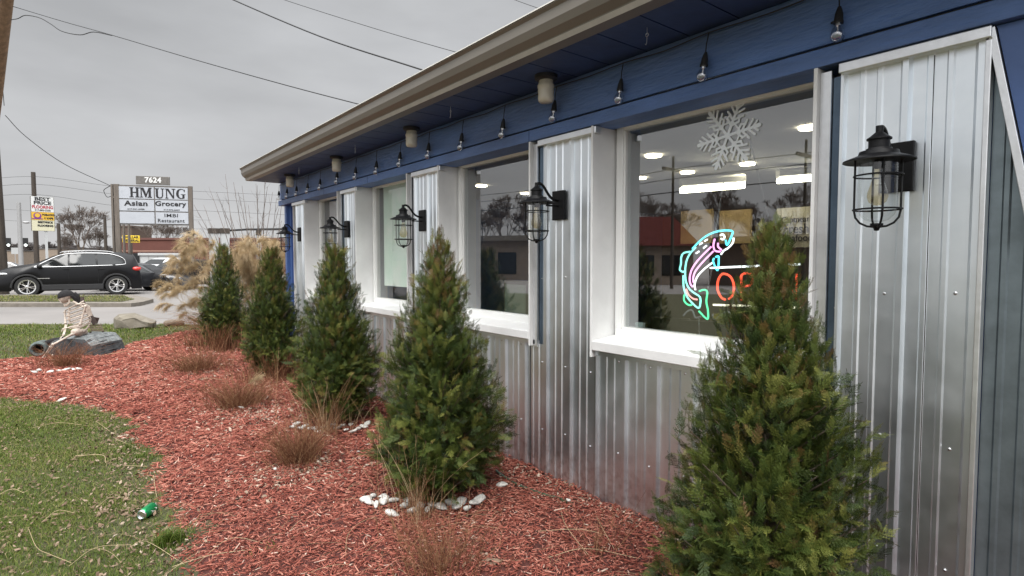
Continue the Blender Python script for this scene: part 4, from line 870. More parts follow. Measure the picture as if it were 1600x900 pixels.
clump('low brown clump beyond the fallen plume, among pale leaves', 310, 583, 588, .27, 0.225, 1.2, 0.0019, 23, .35)
clump('bushy reddish brown clump in front of the skeleton and the dark log', 100, 577, 312, .40, .17, 1.05, 0.0018, 24, .3, .25, (.0, .75))
clump('thin reddish stems at the bottom edge, in front of the middle conifer', 690, 905, 198, .30, .12, .7, 0.0013, 25, .5)
clump('tuft of reddish stems at the foot of the farthest conifer', 345, 552, 315, .42, 0.213, .45, 0.0035, 26, .2)
clump('reddish dry stems between the third and the fourth conifer', 440, 597, 273, .36, 0.312, .4, 0.0031, 27, .2)
clump('low brown tangle to the left of the farthest conifer', 300, 545, 180, .24, .22, 1.0, 0.0035, 28, .3)
clump('tall thin tan stalks standing in front of the middle conifer', 660, 822, 80, .44, .13, .35, .0016, 29, .05, 0, (.55, 1), name='dry_stalks', group='tan stalks at the feet of the conifers')
clump('dense tan stalks standing in front of the third conifer', 510, 682, 150, .46, .15, .3, .0022, 30, .05, 0, (.5, 1), name='dry_stalks', group='tan stalks at the feet of the conifers')
clump('fine reddish stems beside the feet of the largest conifer', 930, 880, 36, .25, .1, .7, 0.0013, 31, .4)
# pale stalks fallen across the bed
def fallen(px, r=.0016, cv=.6, lift=.03):
    q = [G(x, y) for x, y in px]; q = [Vector((p.x, p.y, (zb_(p) if bed_dist(p.x, p.y) > 0 else .012)+.012+lift*math.sin(math.pi*i/(len(q)-1)))) for i, p in enumerate(q)]
    q = crv(q, 5); P0 = [tuple(p-q[0]) for p in q[:-1]]; P1 = [tuple(p-q[0]) for p in q[1:]]; n = len(P0)
    V, Fq = segs(P0, P1, np.full(n, r), np.full(n, r*.9), 4); o = npmesh('dry_stalk', V, Fq, M['straw'], None, col=np.full(len(V), cv)); o.location = q[0]
    x_, y_ = px[0]
    lb = ('bent pale grass stalk lying on the near lawn below the can' if y_ > 790 else 'thin pale grass stalk lying on the lawn above the can') if x_ < 242 and y_ > 640 else 'thin pale straw lying on the mulch beside the skeleton and its log' if y_ < 620 and x_ < 330 else 'long pale stalk crossing the round brown clump' if 380 < x_ < 480 and y_ < 760 else 'long curved stalk on the mulch at the bottom edge' if x_ < 620 and y_ > 800 else 'pale stalk on the mulch between the largest conifer and the metal wall' if x_ > 800 else 'short pale stalk at the mulch edge or by the stones'
    return tag(o, lb, 'stalk', 'fallen pale stalks')
for pts in ([(45, 833), (58, 870), (80, 882), (112, 887)], [(108, 892), (150, 872), (205, 858)], [(204, 861), (230, 862), (288, 880)], [(65, 823), (90, 812), (118, 808)], [(50, 673), (90, 670), (128, 668)],
            [(0, 778), (20, 777), (38, 776)], [(150, 662), (172, 678)], [(118, 717), (160, 722), (165, 728)], [(180, 690), (225, 702)], [(192, 732), (230, 734)],
            [(240, 748), (243, 770), (246, 780)], [(270, 893), (330, 884), (400, 868)], [(300, 886), (360, 862), (420, 860)], [(385, 757), (430, 738), (462, 722)], [(452, 700), (470, 720), (492, 757)],
            [(475, 715), (482, 695), (483, 684)], [(540, 885), (545, 850), (575, 830), (600, 822)], [(590, 720), (620, 745), (652, 790)], [(150, 800), (170, 792), (184, 786)], [(875, 805), (885, 840), (925, 885)],
            [(840, 840), (905, 845), (950, 850)], [(855, 880), (915, 876), (1000, 882)], [(930, 812), (940, 845), (960, 870)], [(300, 600), (330, 598), (365, 602)], [(317, 556), (322, 575), (340, 590)], [(205, 540), (228, 552), (250, 566)],
            [(225, 530), (255, 527), (300, 530)], [(150, 560), (190, 556), (230, 548)], [(250, 540), (270, 545), (310, 540)]): fallen(pts, r=.0013+.0004*max(0, 3-(pts[0][1]-500)/130), cv=random.uniform(.3, 1))
# fallen plume
def hairs(P0, P1, R, pts, n, ln, wd, droop, r, dirb=None):
    pts = [np.array(p) for p in pts]
    for i in range(n):
        t = r.uniform(0, 1)**.8; k = t*(len(pts)-1); j = min(int(k), len(pts)-2); p = pts[j]*(1-k+j)+pts[j+1]*(k-j); d = pts[j+1]-pts[j]; d = d/np.linalg.norm(d)
        v = d*.8+r.normal(0, .32, 3); v[2] -= .1; L_ = ln*r.uniform(.5, 1.1)*(1-.35*t); q = p
        for s in range(3):
            e2 = q+v/np.linalg.norm(v)*L_/3; P0.append(q); P1.append(e2); R.append(wd*(1-.25*s)); q = e2; v = v+np.array([0, 0, -droop])
t = thing('fallen_plume', 'pale feathery plume with its long stalk, fallen across a brown clump', 'plume', G(336, 662))
q = crv([G(332, 665)+ZZ*.02, G(362, 640)+ZZ*.10, G(388, 640)+ZZ*.26, G(405, 640)+ZZ*.33], 6); o0 = t.location
P0 = [p-o0 for p in q[:-1]]; P1 = [p-o0 for p in q[1:]]; V, Fq = segs([tuple(p) for p in P0], [tuple(p) for p in P1], np.full(len(P0), .0022), np.full(len(P0), .0018), 4); npmesh('stalk', V, Fq, M['straw'], t, col=np.full(len(V), .7))
a, b, rr_ = [], [], []; hairs(a, b, rr_, [tuple(p-o0) for p in q[-7:]], 200, .13, .0012, .12, rng); V, Fq = segs(a, b, rr_, np.array(rr_)*.7, 3); npmesh('plume', V, Fq, M['plume'], t, col=rng.uniform(.3, 1, len(V)))
# plume grass clumps (tall ornamental grass, dried)
def plume_grass(label, base, heads, seed, hw=.0022, nh=150, leaves_n=500, hl=.24, stalk_from=.15, ln_leaf=1.2):
    r = np.random.default_rng(seed); t = thing('plume_grass', label, 'ornamental grass', base, 0, 'dried plume grasses by the shop corner'); base = Vector(base)
    A, B, RR = [], [], []; HA, HB, HR, HC = [], [], [], []
    for hd, dirv in heads:
        tip = Vector(hd)-base; b0 = Vector((r.normal(0, stalk_from), r.normal(0, stalk_from), 0)); out_ = Vector((tip.x-b0.x, tip.y-b0.y, 0)); out_ = out_.normalized() if out_.length > .01 else Vector((1, 0, 0))
        c1 = b0.lerp(tip, .4); c1.z = tip.z*.66; c2 = tip-out_*.10+ZZ*.13*dirv
        pts = bez([b0, c1, c2, tip], 12); arr = [np.array(p) for p in pts]
        for p, q in zip(arr[:-1], arr[1:]): A.append(p); B.append(q); RR.append(.0022)
        n0 = len(HA); hairs(HA, HB, HR, arr[-4:]+[np.array(tip+out_*.07-ZZ*.05)], nh, hl*r.uniform(.7, 1.1), hw, .28, r); HC += [np.clip(r.normal(.6, .18), 0, 1)]*(len(HA)-n0)
    V, Fq = segs(A, B, RR, RR, 4); npmesh('stalks', V, Fq, M['straw'], t, col=rng.uniform(.2, .7, len(V)))
    HR = np.array(HR); V, Fq = segs(HA, HB, HR, HR*.7, 3); npmesh('plumes', V, Fq, M['plume'], t, col=np.clip(np.repeat(HC, 6)+r.normal(0, .12, len(HC)).repeat(6), 0, 1))
    A, B, RR, CC = [], [], [], []
    for i in range(leaves_n):
        a = r.uniform(0, 6.28); q = np.array([math.cos(a), math.sin(a), 0])*abs(r.normal(0, stalk_from*1.4)); ln = ln_leaf*r.uniform(.4, 1); d = np.array([math.cos(a)*.35, math.sin(a)*.35, 1.])+r.normal(0, .2, 3); c = r.uniform(.1, .8)
        for j in range(6): e2 = q+d/np.linalg.norm(d)*ln/6; A.append(q); B.append(e2); RR.append(.0035*(1-j/8)); CC.append(c); q = e2; d = d+np.array([math.cos(a)*.12, math.sin(a)*.12, -.26])
    V, Fq = segs(A, B, RR, np.array(RR)*.8, 3); npmesh('leaf_blades', V, Fq, M['stem'], t, col=np.repeat(np.clip(np.array(CC)+.2, 0, 1), 6))
    return t
hd = []
Zp = 11.2
rr = np.random.default_rng(77)
spots = [(300, 372), (318, 378), (288, 384), (305, 392), (322, 398), (284, 402), (298, 408), (275, 418), (268, 425), (290, 424), (312, 420), (324, 430), (280, 440), (262, 452), (252, 452), (296, 448), (314, 450), (284, 462), (270, 470), (300, 474), (318, 478), (262, 486), (284, 492), (305, 398), (292, 396), (330, 410), (310, 436), (334, 384)]
for px, py in spots:
    for k in range(2): hd.append((D(px+rr.normal(0, 5), py+rr.normal(0, 5)-6, Zp+rr.normal(0, .35)), 1))
bp = D(337, HOR, 11.2); plume_grass('large tan plume grass arching left over the pavement, left of the farthest conifer', (bp.x, bp.y, 0), hd, 3, .0024, 170, 420, .25, .16, 1.05)
hd = []
for px, y0, y1 in ((377, 362, 430), (384, 358, 440), (392, 370, 450), (400, 378, 460), (388, 395, 460), (398, 402, 470), (408, 372, 430), (405, 410, 470), (378, 400, 450), (395, 430, 480), (385, 380, 410)):
    for k in range(5): hd.append((D(px+rr.normal(0, 4), rr.uniform(y0, y1), 10.9+rr.normal(0, .3)), .3))
bp = D(394, HOR, 11.0); plume_grass('tall tan plume grass between the farthest and the fourth conifer', (bp.x, bp.y, 0), hd, 4, .0028, 170, 300, .30, .14, 1.2)
hd = [(D(rr.uniform(420, 446), rr.uniform(378, 455), 11.2+rr.normal(0, .3)), .4) for k in range(34)]
bp = D(432, HOR, 11.3); plume_grass('tan plume grass seen between the fourth conifer and the blue corner', (bp.x, bp.y, 0), hd, 5, .0028, 150, 240, .25, .10, 1.1)
# leafless shrub behind them
def shrub(label, base, tips, seed, rad=.010):
    r = np.random.default_rng(seed); A, B, R0, R1 = [], [], [], []; base = Vector(base)
    for tp_ in tips:
        tip = Vector(tp_); b0 = base+Vector((r.normal(0, .12), r.normal(0, .12), 0)); mid = b0.lerp(tip, .5)+Vector((r.normal(0, .06), r.normal(0, .06), .10)); pts = bez([b0, mid, tip], 9); m_ = len(pts)
        for j, (p, q) in enumerate(zip(pts[:-1], pts[1:])):
            A.append(p-base); B.append(q-base); R0.append(rad*(1-.85*j/m_)); R1.append(rad*(1-.85*(j+1)/m_))
            if j > 2:
                for _ in range(2 if r.uniform() < .8 else 1):
                    d = (q-p).normalized()+Vector(tuple(r.normal(0, .38, 3))); d.normalize(); L_ = r.uniform(.18, .55)*(1-.05*j); e2 = p+d*L_*.5; e3 = e2+(d+Vector((0, 0, .3))).normalized()*L_*.5
                    A += [p-base, e2-base]; B += [e2-base, e3-base]; w2 = rad*.35*(1-.05*j); R0 += [w2, w2*.7]; R1 += [w2*.7, w2*.35]
    V, Fq = segs([tuple(x) for x in A], [tuple(x) for x in B], R0, R1, 4); o = npmesh('bare_shrub', V, Fq, M['twig'], None); o.location = base; return tag(o, label, 'shrub')
bp = D(400, HOR, 12.6); tips = [D(x, y, 12.6+rr.normal(0, .5)) for x, y in ((352, 272), (338, 300), (365, 285), (326, 292), (372, 300), (310, 345), (318, 320), (346, 322), (378, 290), (400, 287), (402, 290), (418, 292), (414, 270), (432, 310), (440, 345), (426, 300), (436, 325), (388, 320), (330, 350), (303, 320), (360, 335), (442, 300), (395, 345), (410, 335), (296, 368), (308, 385))]
shrub('leafless shrub with long thin branches fanning up behind the plume grass', (bp.x, bp.y, 0), tips, 8, .013)

# ================================================================== STONES
def stone_mesh(seed, rad):
    r = random.Random(seed); bm = bmesh.new(); bmesh.ops.create_icosphere(bm, subdivisions=2, radius=1)
    for v in bm.verts: k = 1+.16*math.sin(v.co.x*3.1+seed)+.12*math.sin(v.co.y*4+seed*2)+r.uniform(-.05, .05); v.co = Vector((v.co.x*rad[0]*k, v.co.y*rad[1]*k, v.co.z*rad[2]*k))
    me = bpy.data.meshes.new('stone'); bm.to_mesh(me); bm.free(); me.polygons.foreach_set('use_smooth', [True]*len(me.polygons)); me.set_sharp_from_angle(angle=R(50)); me.materials.append(M['stone_white']); return me
SM = [stone_mesh(i, (.034+.004*(i % 3), .025, .012+.003*(i % 2))) for i in range(6)]
def stones(pts, s, label, group):
    for i, (px, py) in enumerate(pts):
        g = G(px, py+(5 if 'ring' in label else 0)); o = bpy.data.objects.new('white_stone', SM[i % 6]); link(o); o.location = (g.x, g.y, zb_(g)+.032); o.rotation_euler = (random.uniform(-.45, .45), random.uniform(-.4, .4), random.uniform(0, 6)); k = s*random.uniform(.8, 1.25); o.scale = (k, k, k)
        tag(o, label, 'stone', group)
stones([(573, 790), (583, 783), (578, 797), (600, 793), (588, 800), (612, 791), (614, 812), (632, 797), (646, 804), (655, 797), (668, 803), (676, 795), (690, 799), (704, 793), (714, 801), (729, 803), (742, 795), (750, 790), (598, 784), (636, 789), (722, 792)], 1.05, 'white stone in the ring at the foot of the middle conifer', 'white stones round the middle conifer')
stones([(457, 672), (464, 667), (470, 673), (478, 669), (490, 672), (497, 677), (506, 670), (520, 668), (527, 673), (536, 670), (541, 676), (552, 677), (548, 669), (560, 674), (568, 671), (575, 667)], 1.05, 'white stone in the ring at the foot of the third conifer', 'white stones round the third conifer')
stones([(54, 588), (62, 586), (79, 588), (92, 586), (103, 584), (115, 583), (124, 582)], 1.1, 'white stone in the short row before the skeleton', 'white stones before the skeleton')
for px, py, s, lb in ((785, 772, 1.0, 'single white stone between the middle conifer and the green hose'), (98, 627, 1.7, 'flat white stone lying on the border of lawn and mulch'), (376, 645, .95, 'rounded white stone in the leaves below the fallen plume'), (430, 745, .55, 'small whitish stone in the leaves below the round brown clump'), (1003, 797, .5, 'tiny white stone against the foot of the metal wall'), (560, 718, .4, 'tiny pale stone on the mulch right of the round brown clump'), (888, 797, .4, 'tiny pale stone at the wall near the hose end')):
    stones([(px, py)], s, lb, 'lone white stones')
# hose, can
c = MB(); q = [G(*p, .035) for p in ((775, 735), (792, 748), (815, 760), (845, 771), (870, 778))]; g0 = q[-1]
t = thing('garden_hose', 'short piece of dark green garden hose lying by the metal wall', 'hose', g0); c.tube(crv(q, 6), .0085, 10); c.build('hose_tube', M['hose'], t, world=True, smooth=True)
e_ = G(893, 788, .035); c = MB(); c.tube([q[-1], q[-1].lerp(e_, .3), q[-1].lerp(e_, .35), e_], [.009, .010, .0135, .0125], 12); c.build('hose_fitting', M['hose'], t, world=True, smooth=True)
g = G(231, 799, .03); t = thing('drink_can', 'crushed green and white drink can lying at the mulch edge', 'can', (g.x, g.y, .034))
ax_ = (G(243, 791, .03)-G(221, 806, .03)).normalized(); Q = ax_.to_track_quat('Z', 'X').to_matrix().to_4x4()
c = MB(); c.lathe([(.022, -.056), (.026, -.054), (.030, -.048), (.0315, -.040), (.0315, .042), (.029, .050), (.026, .054)], 24, Q, cap=False)
c.v = [(x*(1-.10*math.sin(z*60)), y, z) for x, y, z in c.v]; c.build('can_body', M['can_green'], t, smooth=True)
c = MB(); c.lathe([(.0, -.050), (.021, -.050), (.023, -.0585), (.0262, -.056), (.028, -.050)], 24, Q, cap=False); c.build('can_end', M['alu'], t, smooth=True)
c = MB(); c.lathe([(.0262, .054), (.0245, .058), (.021, .050), (0, .050)], 24, Q, cap=False); c.build('can_lid', M['alu'], t, smooth=True)
c = MB()
for a0_, z0_, w_, h_ in ((1.3, -.02, .7, .012), (1.55, -.002, .5, .010), (1.2, .016, .5, .010), (2.0, .012, .4, .016)):
    n_ = 8; v = []
    for k in range(n_+1):
        a = a0_+w_*k/n_; z = z0_+.012*math.sin(k/n_*3)
        v += [(.0319*math.cos(a), .0319*math.sin(a), z), (.0319*math.cos(a), .0319*math.sin(a), z+h_*math.sin(math.pi*(k+.5)/(n_+1)))]
    v = [Q @ Vector(p) for p in v]; v = [(x*(1-.10*math.sin(z*60)), y, z) for x, y, z in v]; c.add(v, [(2*k, 2*k+2, 2*k+3, 2*k+1) for k in range(n_)])
c.build('white_print', M['ink_white'], t)
# boulder and small log on the lawn's far edge
g0 = G(210, 514)
def poly_rock(name, label, outline, Z, th, m, cat, jit=.02, group=None):
    """outline in the picture becomes a faceted boulder with real depth"""
    base = D(sum(p[0] for p in outline)/len(outline), max(p[1] for p in outline), Z); base.z = 0; yaw = YAW(sum(p[0] for p in outline)/len(outline)); fwv = Vector((math.sin(yaw), math.cos(yaw), 0))
    mid = sum((D(x, y, Z) for x, y in outline), Vector())/len(outline); v = []; n = len(outline)
    rings = ((-.5, .62), (-.38, .9), (0, 1.0), (.4, .86), (.55, .55))
    for dz, k in rings:
        for x, y in outline:
            p = D(x, y, Z); q = mid+(p-mid)*k; q.z = max(-.03, q.z+(0 if k > .8 else .0)); v.append(q+fwv*th*dz+Vector((random.uniform(-jit, jit), random.uniform(-jit, jit), random.uniform(-jit, jit)))-base)
    f = [(j*n+i, j*n+(i+1) % n, (j+1)*n+(i+1) % n, (j+1)*n+i) for j in range(len(rings)-1) for i in range(n)]+[tuple(range(n)), tuple(range(len(v)-1, len(v)-n-1, -1))]
    c = MB(); c.add(v, f); o = c.build(name, m, None, bevel=.015); o.location = base; return tag(o, label, cat, group)
poly_rock('boulder', 'big grey tan angular boulder on the lawn edge beside the pavement', [(176, 514), (178, 497), (185, 492), (203, 489), (213, 489), (228, 496), (243, 502), (242, 512), (225, 514), (200, 515)], 12.6, .8, M['rock'], 'boulder', .025)
c = MB(); a, b = G(256, 511), G(288, 509); a.z = b.z = .07; c.tube([a, a.lerp(b, .1), a.lerp(b, .45)+ZZ*.02, a.lerp(b, .8), b], [.05, .075, .07, .08, .045], 9); o = c.build('driftwood_log', M['wood_old'], None, smooth=True, sharp=50); tag(o, 'short grey weathered log lying on the pavement edge right of the boulder', 'log')

# ================================================================== SKELETON ON THE LOG
SZ = 8.75
def S(x, y, dz=0.0): return D(40+x/5.625, 440+y/5.625, SZ+dz)
U_ = .00174
yawS = YAW(120); fS = Vector((math.sin(yawS), math.cos(yawS), 0)); rS = Vector((math.cos(yawS), -math.sin(yawS), 0))
sk_ = S(440, 470); sk_.z = .35
t = thing('skeleton_figure', 'bone coloured skeleton in a black headscarf sitting hunched on the dark log', 'skeleton', sk_)
def sb(name, m, c, **k): return c.build(name, m, t, world=True, smooth=True, **k)
hc = S(358, 128, -.02); T = Matrix.Translation(hc) @ Matrix((( -rS.x, fS.x, 0, 0), (-rS.y, fS.y, 0, 0), (0, 0, 1, 0), (0, 0, 0, 1))) @ Matrix.Rotation(.45, 4, 'Y')
# head frame: +X towards the face (left of the picture), +Z up, tilted down
bm = bmesh.new(); bmesh.ops.create_icosphere(bm, subdivisions=4, radius=1)
for v in bm.verts:
    p = v.co; x, y, z = p
    r = Vector((x*.100, y*.074, z*.085))
    if x > 0 and z < .1: r.x += .012*x; r.z -= .030*x*(0.1-z)*1.3; r.y *= 1-.28*x*max(0, -z)
    if x < 0 and z < -.2: r.z *= .75
    for sy in (-1, 1):
        d = math.hypot((y-sy*.36)/.26, (z+.10)/.24)
        if x > .5 and d < 1: r.x -= .034*(1-d*d)
    d = math.hypot(y/.15, (z+.48)/.2)
    if x > .4 and d < 1: r.x -= .020*(1-d)
    v.co = T @ r
me = MB(); me.add([v.co for v in bm.verts], [tuple(l.vert.index for l in f.loops) for f in bm.faces]); bm.free(); skull = sb('skull', M['bone'], me)
c = MB()
for sy in (-1, 1): c.blob(T @ Vector((.068, sy*.028, -.008)), (.015, .019, .017), 2)
c.blob(T @ Vector((.090, 0, -.042)), (.009, .008, .012), 2); sb('eye_sockets', M['cloth_black'], c)
c = MB(); c.tube([T @ Vector(p) for p in ((-.01, -.058, -.055), (.01, -.055, -.105), (.05, -.036, -.125), (.085, -.012, -.128), (.085, .012, -.128), (.05, .036, -.125), (.01, .055, -.105), (-.01, .058, -.055))], [.012, .013, .013, .014, .014, .013, .013, .012], 8)
for k in range(9): a = (k-4)*.2; c.box(-.004, .004, -.0045, .0045, -.010, .012, M=T @ Matrix.Translation((.088-.03*a*a, .045*a, -.103)))
sb('jaw', M['bone'], c)
c = MB(); v = []; f = []
for j in range(9):
    ph_ = j/8*math.pi*.52
    for k in range(24):
        a = k/24*2*math.pi; x = math.sin(ph_)*math.cos(a); y = math.sin(ph_)*math.sin(a); z = math.cos(ph_); drop = .03*max(0, -x)*(j/8)
        v.append(T @ Vector((x*.108-.002, y*.083, z*.095+.006-drop+.012*max(0, x)*(j/8))))
for j in range(8):
    for k in range(24): f.append((j*24+k, j*24+(k+1) % 24, (j+1)*24+(k+1) % 24, (j+1)*24+k))
c.add(v, f)
c.tube([T @ Vector((-.095, 0, .0)), T @ Vector((-.11, .0, -.06)), T @ Vector((-.085, -.01, -.13)), T @ Vector((-.06, -.02, -.20))], [.035, .045, .038, .012], 10)
c.tube([T @ Vector((-.06, -.06, -.02)), T @ Vector((-.075, -.055, -.08)), T @ Vector((-.06, -.045, -.15))], [.022, .025, .010], 8)
sb('headscarf', M['cloth_black'], c)
# spine
c = MB(); q = crv([S(425, 175), S(455, 195), S(520, 230, .04), S(560, 300, .05), S(560, 380, .04), S(510, 440, 0), S(470, 455, 0)], 4)
for i, p in enumerate(q): c.blob(p, (.021, .021, .015), 1)
c.tube(q, .013, 8); sb('spine', M['bone'], c)
# ribs
c = MB()
for k in range(7):
    u = k/6; cx, cy = 440+50*u, 205+190*u; w_ = [64, 84, 96, 100, 97, 86, 66][k]*U_*.88; dp = w_*1.05; ctr = S(cx, cy, .03)
    pts = []
    for j in range(23):
        a = -2.75+5.5*j/22    # gap at the breastbone side
        pts.append(ctr+rS*(w_*math.cos(a))+fS*(dp*math.sin(a))+ZZ*(.055*math.cos(a)))
    c.tube(pts, [.0095]*23, 6)
c.tube([S(385, 235, -.02), S(378, 300, -.02), S(392, 375, -.02)], [.014, .017, .010], 8); sb('ribcage', M['bone'], c)
c = MB(); c.tube([S(390, 232, -.10), S(450, 200, -.15), S(525, 195, -.17)], [.009, .008, .011], 7); c.tube([S(385, 235, .06), S(370, 240, .14), S(345, 258, .2)], [.009, .008, .011], 7)
c.add([S(500, 185, -.15), S(560, 215, -.12), S(585, 300, -.08), S(540, 290, -.14), S(505, 185, -.14), S(565, 215, -.11), S(590, 300, -.07), S(545, 290, -.13)], [(0,1,2,3),(7,6,5,4),(0,4,5,1),(1,5,6,2),(2,6,7,3),(3,7,4,0)]); sb('shoulder_bones', M['bone'], c)
def bone(c, a, b, r): 
    d = b-a; c.tube([a, a+d*.06, a+d*.14, a+d*.5, a+d*.86, a+d*.94, b], [r*1.0, r*1.7, r*1.05, r*.85, r*1.0, r*1.7, r*1.1], 8)
c = MB(); bone(c, S(530, 205, -.19), S(478, 385, -.22), .014); sb('upper_arm', M['bone'], c)
c = MB(); bone(c, S(476, 388, -.22), S(385, 400, -.28), .010); bone(c, S(480, 396, -.22), S(388, 412, -.28), .008); sb('forearm', M['bone'], c)
c = MB(); bone(c, S(345, 262, .2), S(352, 372, .16), .014); sb('upper_arm', M['bone'], c)
c = MB(); bone(c, S(352, 378, .16), S(330, 470, .0), .009); bone(c, S(362, 380, .16), S(340, 470, .0), .008); sb('forearm', M['bone'], c)
def hand(w_, d1, dn):
    c = MB(); w0 = w_; 
    for k in range(5):
        s = (k-2)*.013; side_ = fS*s; base = w0+side_*.6; p1 = base+d1*.05*(1 if k else .6)+side_*.8; p2 = p1+(d1*.7+dn*.5).normalized()*.034; p3 = p2+(d1*.3+dn*.8).normalized()*.026; p4 = p3+(dn*.9).normalized()*(.018 if k else .006)
        c.tube([base, p1, p2, p3, p4], [.0065, .0058, .0052, .0048, .0035], 6)
        for q in (p1, p2, p3): c.blob(q, (.0068,)*3, 1)
    c.blob(w0, (.018, .018, .014), 1); sb('hand', M['bone'], c)
hand(S(380, 405, -.28), -rS, -ZZ); hand(S(332, 474, .0), (-rS*.6-ZZ*.5), -ZZ)
# pelvis, legs
c = MB(); c.blob(S(450, 440, -.08), (.075, .05, .055), 3, .06); c.blob(S(500, 445, .06), (.07, .05, .055), 3, .06); c.blob(S(470, 462, 0), (.06, .07, .04), 2, .05); sb('pelvis', M['bone'], c)
c = MB(); bone(c, S(425, 455, -.12), S(230, 560, -.30), .017); sb('thigh', M['bone'], c); c = MB(); bone(c, S(225, 565, -.30), S(150, 675, -.24), .013); bone(c, S(235, 572, -.30), S(165, 680, -.24), .007); sb('shin', M['bone'], c)
c = MB(); bone(c, S(470, 462, .1), S(260, 590, -.05), .017); sb('thigh', M['bone'], c); c = MB(); bone(c, S(255, 592, -.05), S(215, 720, -.2), .013); sb('shin', M['bone'], c)
c = MB(); c.tube([S(150, 678, -.24), S(100, 700, -.22), S(40, 708, -.2), S(-5, 714, -.2)], [.022, .020, .016, .010], 8); 
for k in range(5): c.tube([S(60, 702, -.24+.02*k), S(0, 716, -.26+.03*k), S(-18, 722, -.27+.033*k)], [.008, .006, .004], 5)
sb('foot', M['bone'], c)
c = MB(); c.tube([S(215, 722, -.2), S(170, 745, -.22), S(140, 750, -.22)], [.02, .018, .01], 8); sb('foot', M['bone'], c)
# the dark log: faceted trunk section
PFz = [(165, 610), (200, 520), (350, 488), (520, 494), (600, 565), (640, 690), (590, 740), (420, 765), (215, 750)]
base = S(440, 700, .2); base.z = 0; t = thing('dark_log', 'chunky dark grey log with a pale worn top, the seat of the skeleton', 'log', base)
n = len(PFz); v = []
NR = 7
for j in range(NR):
    u = j/(NR-1); k = 1-.10*abs(u-.5)*2 if j in (0, NR-1) else 1.0
    for i, (x, y) in enumerate(PFz):
        cx, cy = 430, 640; xx = cx+(x-cx)*k; yy = cy+(y-cy)*k; p = S(xx, yy, -.12)+ (rS*.42*u)+(fS*.50*u)+Vector((0, 0, .02*u)); jx = random.uniform(-.012, .012)
        p += Vector((jx, jx*.5, random.uniform(-.012, .012))); p.z = max(p.z, -.02); v.append(p)
f = [(j*n+i, j*n+(i+1) % n, (j+1)*n+(i+1) % n, (j+1)*n+i) for j in range(NR-1) for i in range(n)]
c = MB(); c.add(v, f+[tuple(range((NR-1)*n, NR*n))]); c.build('bark_body', M['log_dark'], t, world=True, bevel=.012)
c = MB(); c.add(v[:n], [tuple(range(n))]); c.build('cut_end', M['log_dark'], t, world=True)
tops = [v[j*n+i]+ZZ*.006 for j in range(NR) for i in (2, 3, 4)]
c = MB(); c.add(tops, [(j*3+i, j*3+i+1, (j+1)*3+i+1, (j+1)*3+i) for j in range(NR-1) for i in (0, 1)]); c.build('worn_top', M['log_top'], t, world=True)
c = MB()
for k in range(26):      # raised ridges of bark along the trunk
    i = random.choice((3, 4, 5, 0, 1)); w_ = random.random(); j0 = random.randint(0, NR-3); j1 = min(NR-1, j0+random.randint(1, 3)); A = v[j0*n+i].lerp(v[j0*n+(i+1) % n], w_); B_ = v[j1*n+i].lerp(v[j1*n+(i+1) % n], w_); c.tube([A, (A+B_)/2+Vector((0, 0, .004)), B_], [.006, .010, .005], 5)
c.build('bark_ridges', M['log_dark'], t, world=True)
# hollow end of a second log, left
p0 = S(120, 592, -.05); t = thing('hollow_log', 'round hollow grey green log end to the left of the skeleton', 'log', (p0.x, p0.y, 0))
T = Matrix.Translation(p0) @ (Vector((-.25, -1, .0)).normalized()).to_track_quat('Z', 'Y').to_matrix().to_4x4()
c = MB(); rr0 = .115; c.lathe([(rr0*.62, -.18), (rr0*.62, .05), (rr0*.8, .065), (rr0*1.02, .045), (rr0*1.06, .0), (rr0*1.0, -.2), (rr0*.62, -.2)], 22, T, cap=False); c.build('bark_ring', mat('mossy_grey', (.03, .04, .04), .9, col2=(.12, .15, .145), vscale=14, bump=.8, bscale=40), t, world=True, smooth=True, sharp=50)
c = MB(); c.lathe([(0, -.12), (rr0*.62, -.12)], 22, T, cap=False); c.build('dark_inside', M['cloth_black'], t, world=True)
c = MB(); c.tube([S(175, 540, .02), S(250, 520, .05), S(340, 505, .08)], [.035, .045, .04], 10); tag(c.build('burnt_branch', M['cloth_black'], None, smooth=True), 'short black charred branch between the hollow log and the seat log', 'branch')
# broken brown chair behind the figure
b0 = S(600, 420, .55); b0.z = 0; t = thing('broken_chair', 'dark brown broken wooden chair leaning behind the skeleton', 'chair', b0)
def plank(name, a, b, w_, th):
    c = MB(); d = (b-a).normalized(); s = d.cross(fS).normalized(); v = [a+s*w_/2-fS*th/2, a-s*w_/2-fS*th/2, b-s*w_/2-fS*th/2, b+s*w_/2-fS*th/2]; v += [p+fS*th for p in v]
    c.add(v, [(0,1,2,3),(7,6,5,4),(0,4,5,1),(1,5,6,2),(2,6,7,3),(3,7,4,0)]); return c.build(name, mat_ch, t, world=True, bevel=.003)
mat_ch = mat('dark_brown_wood', (.045, .028, .022), .7, var=.3, vscale=12)
plank('back_post', S(480, 150, .3), S(612, 372, .34), .07, .04); plank('back_rail', S(470, 150, .32), S(515, 150, .32), .055, .04)
plank('side_board', S(588, 335, .34), S(640, 345, .4), .10, .03); mat_ch = M['wood_old']
for k in range(4): plank('seat_slat', S(555+k*5, 385+k*15, .33-.05*k), S(670+k*6, 378+k*17, .40-.05*k), .020, .02)
mat_ch = mat('dark_brown_wood', (.045, .028, .022), .7); plank('leg', S(570, 440, .3), S(575, 520, .3), .03, .03); plank('leg', S(680, 435, .4), S(682, 505, .4), .03, .03)
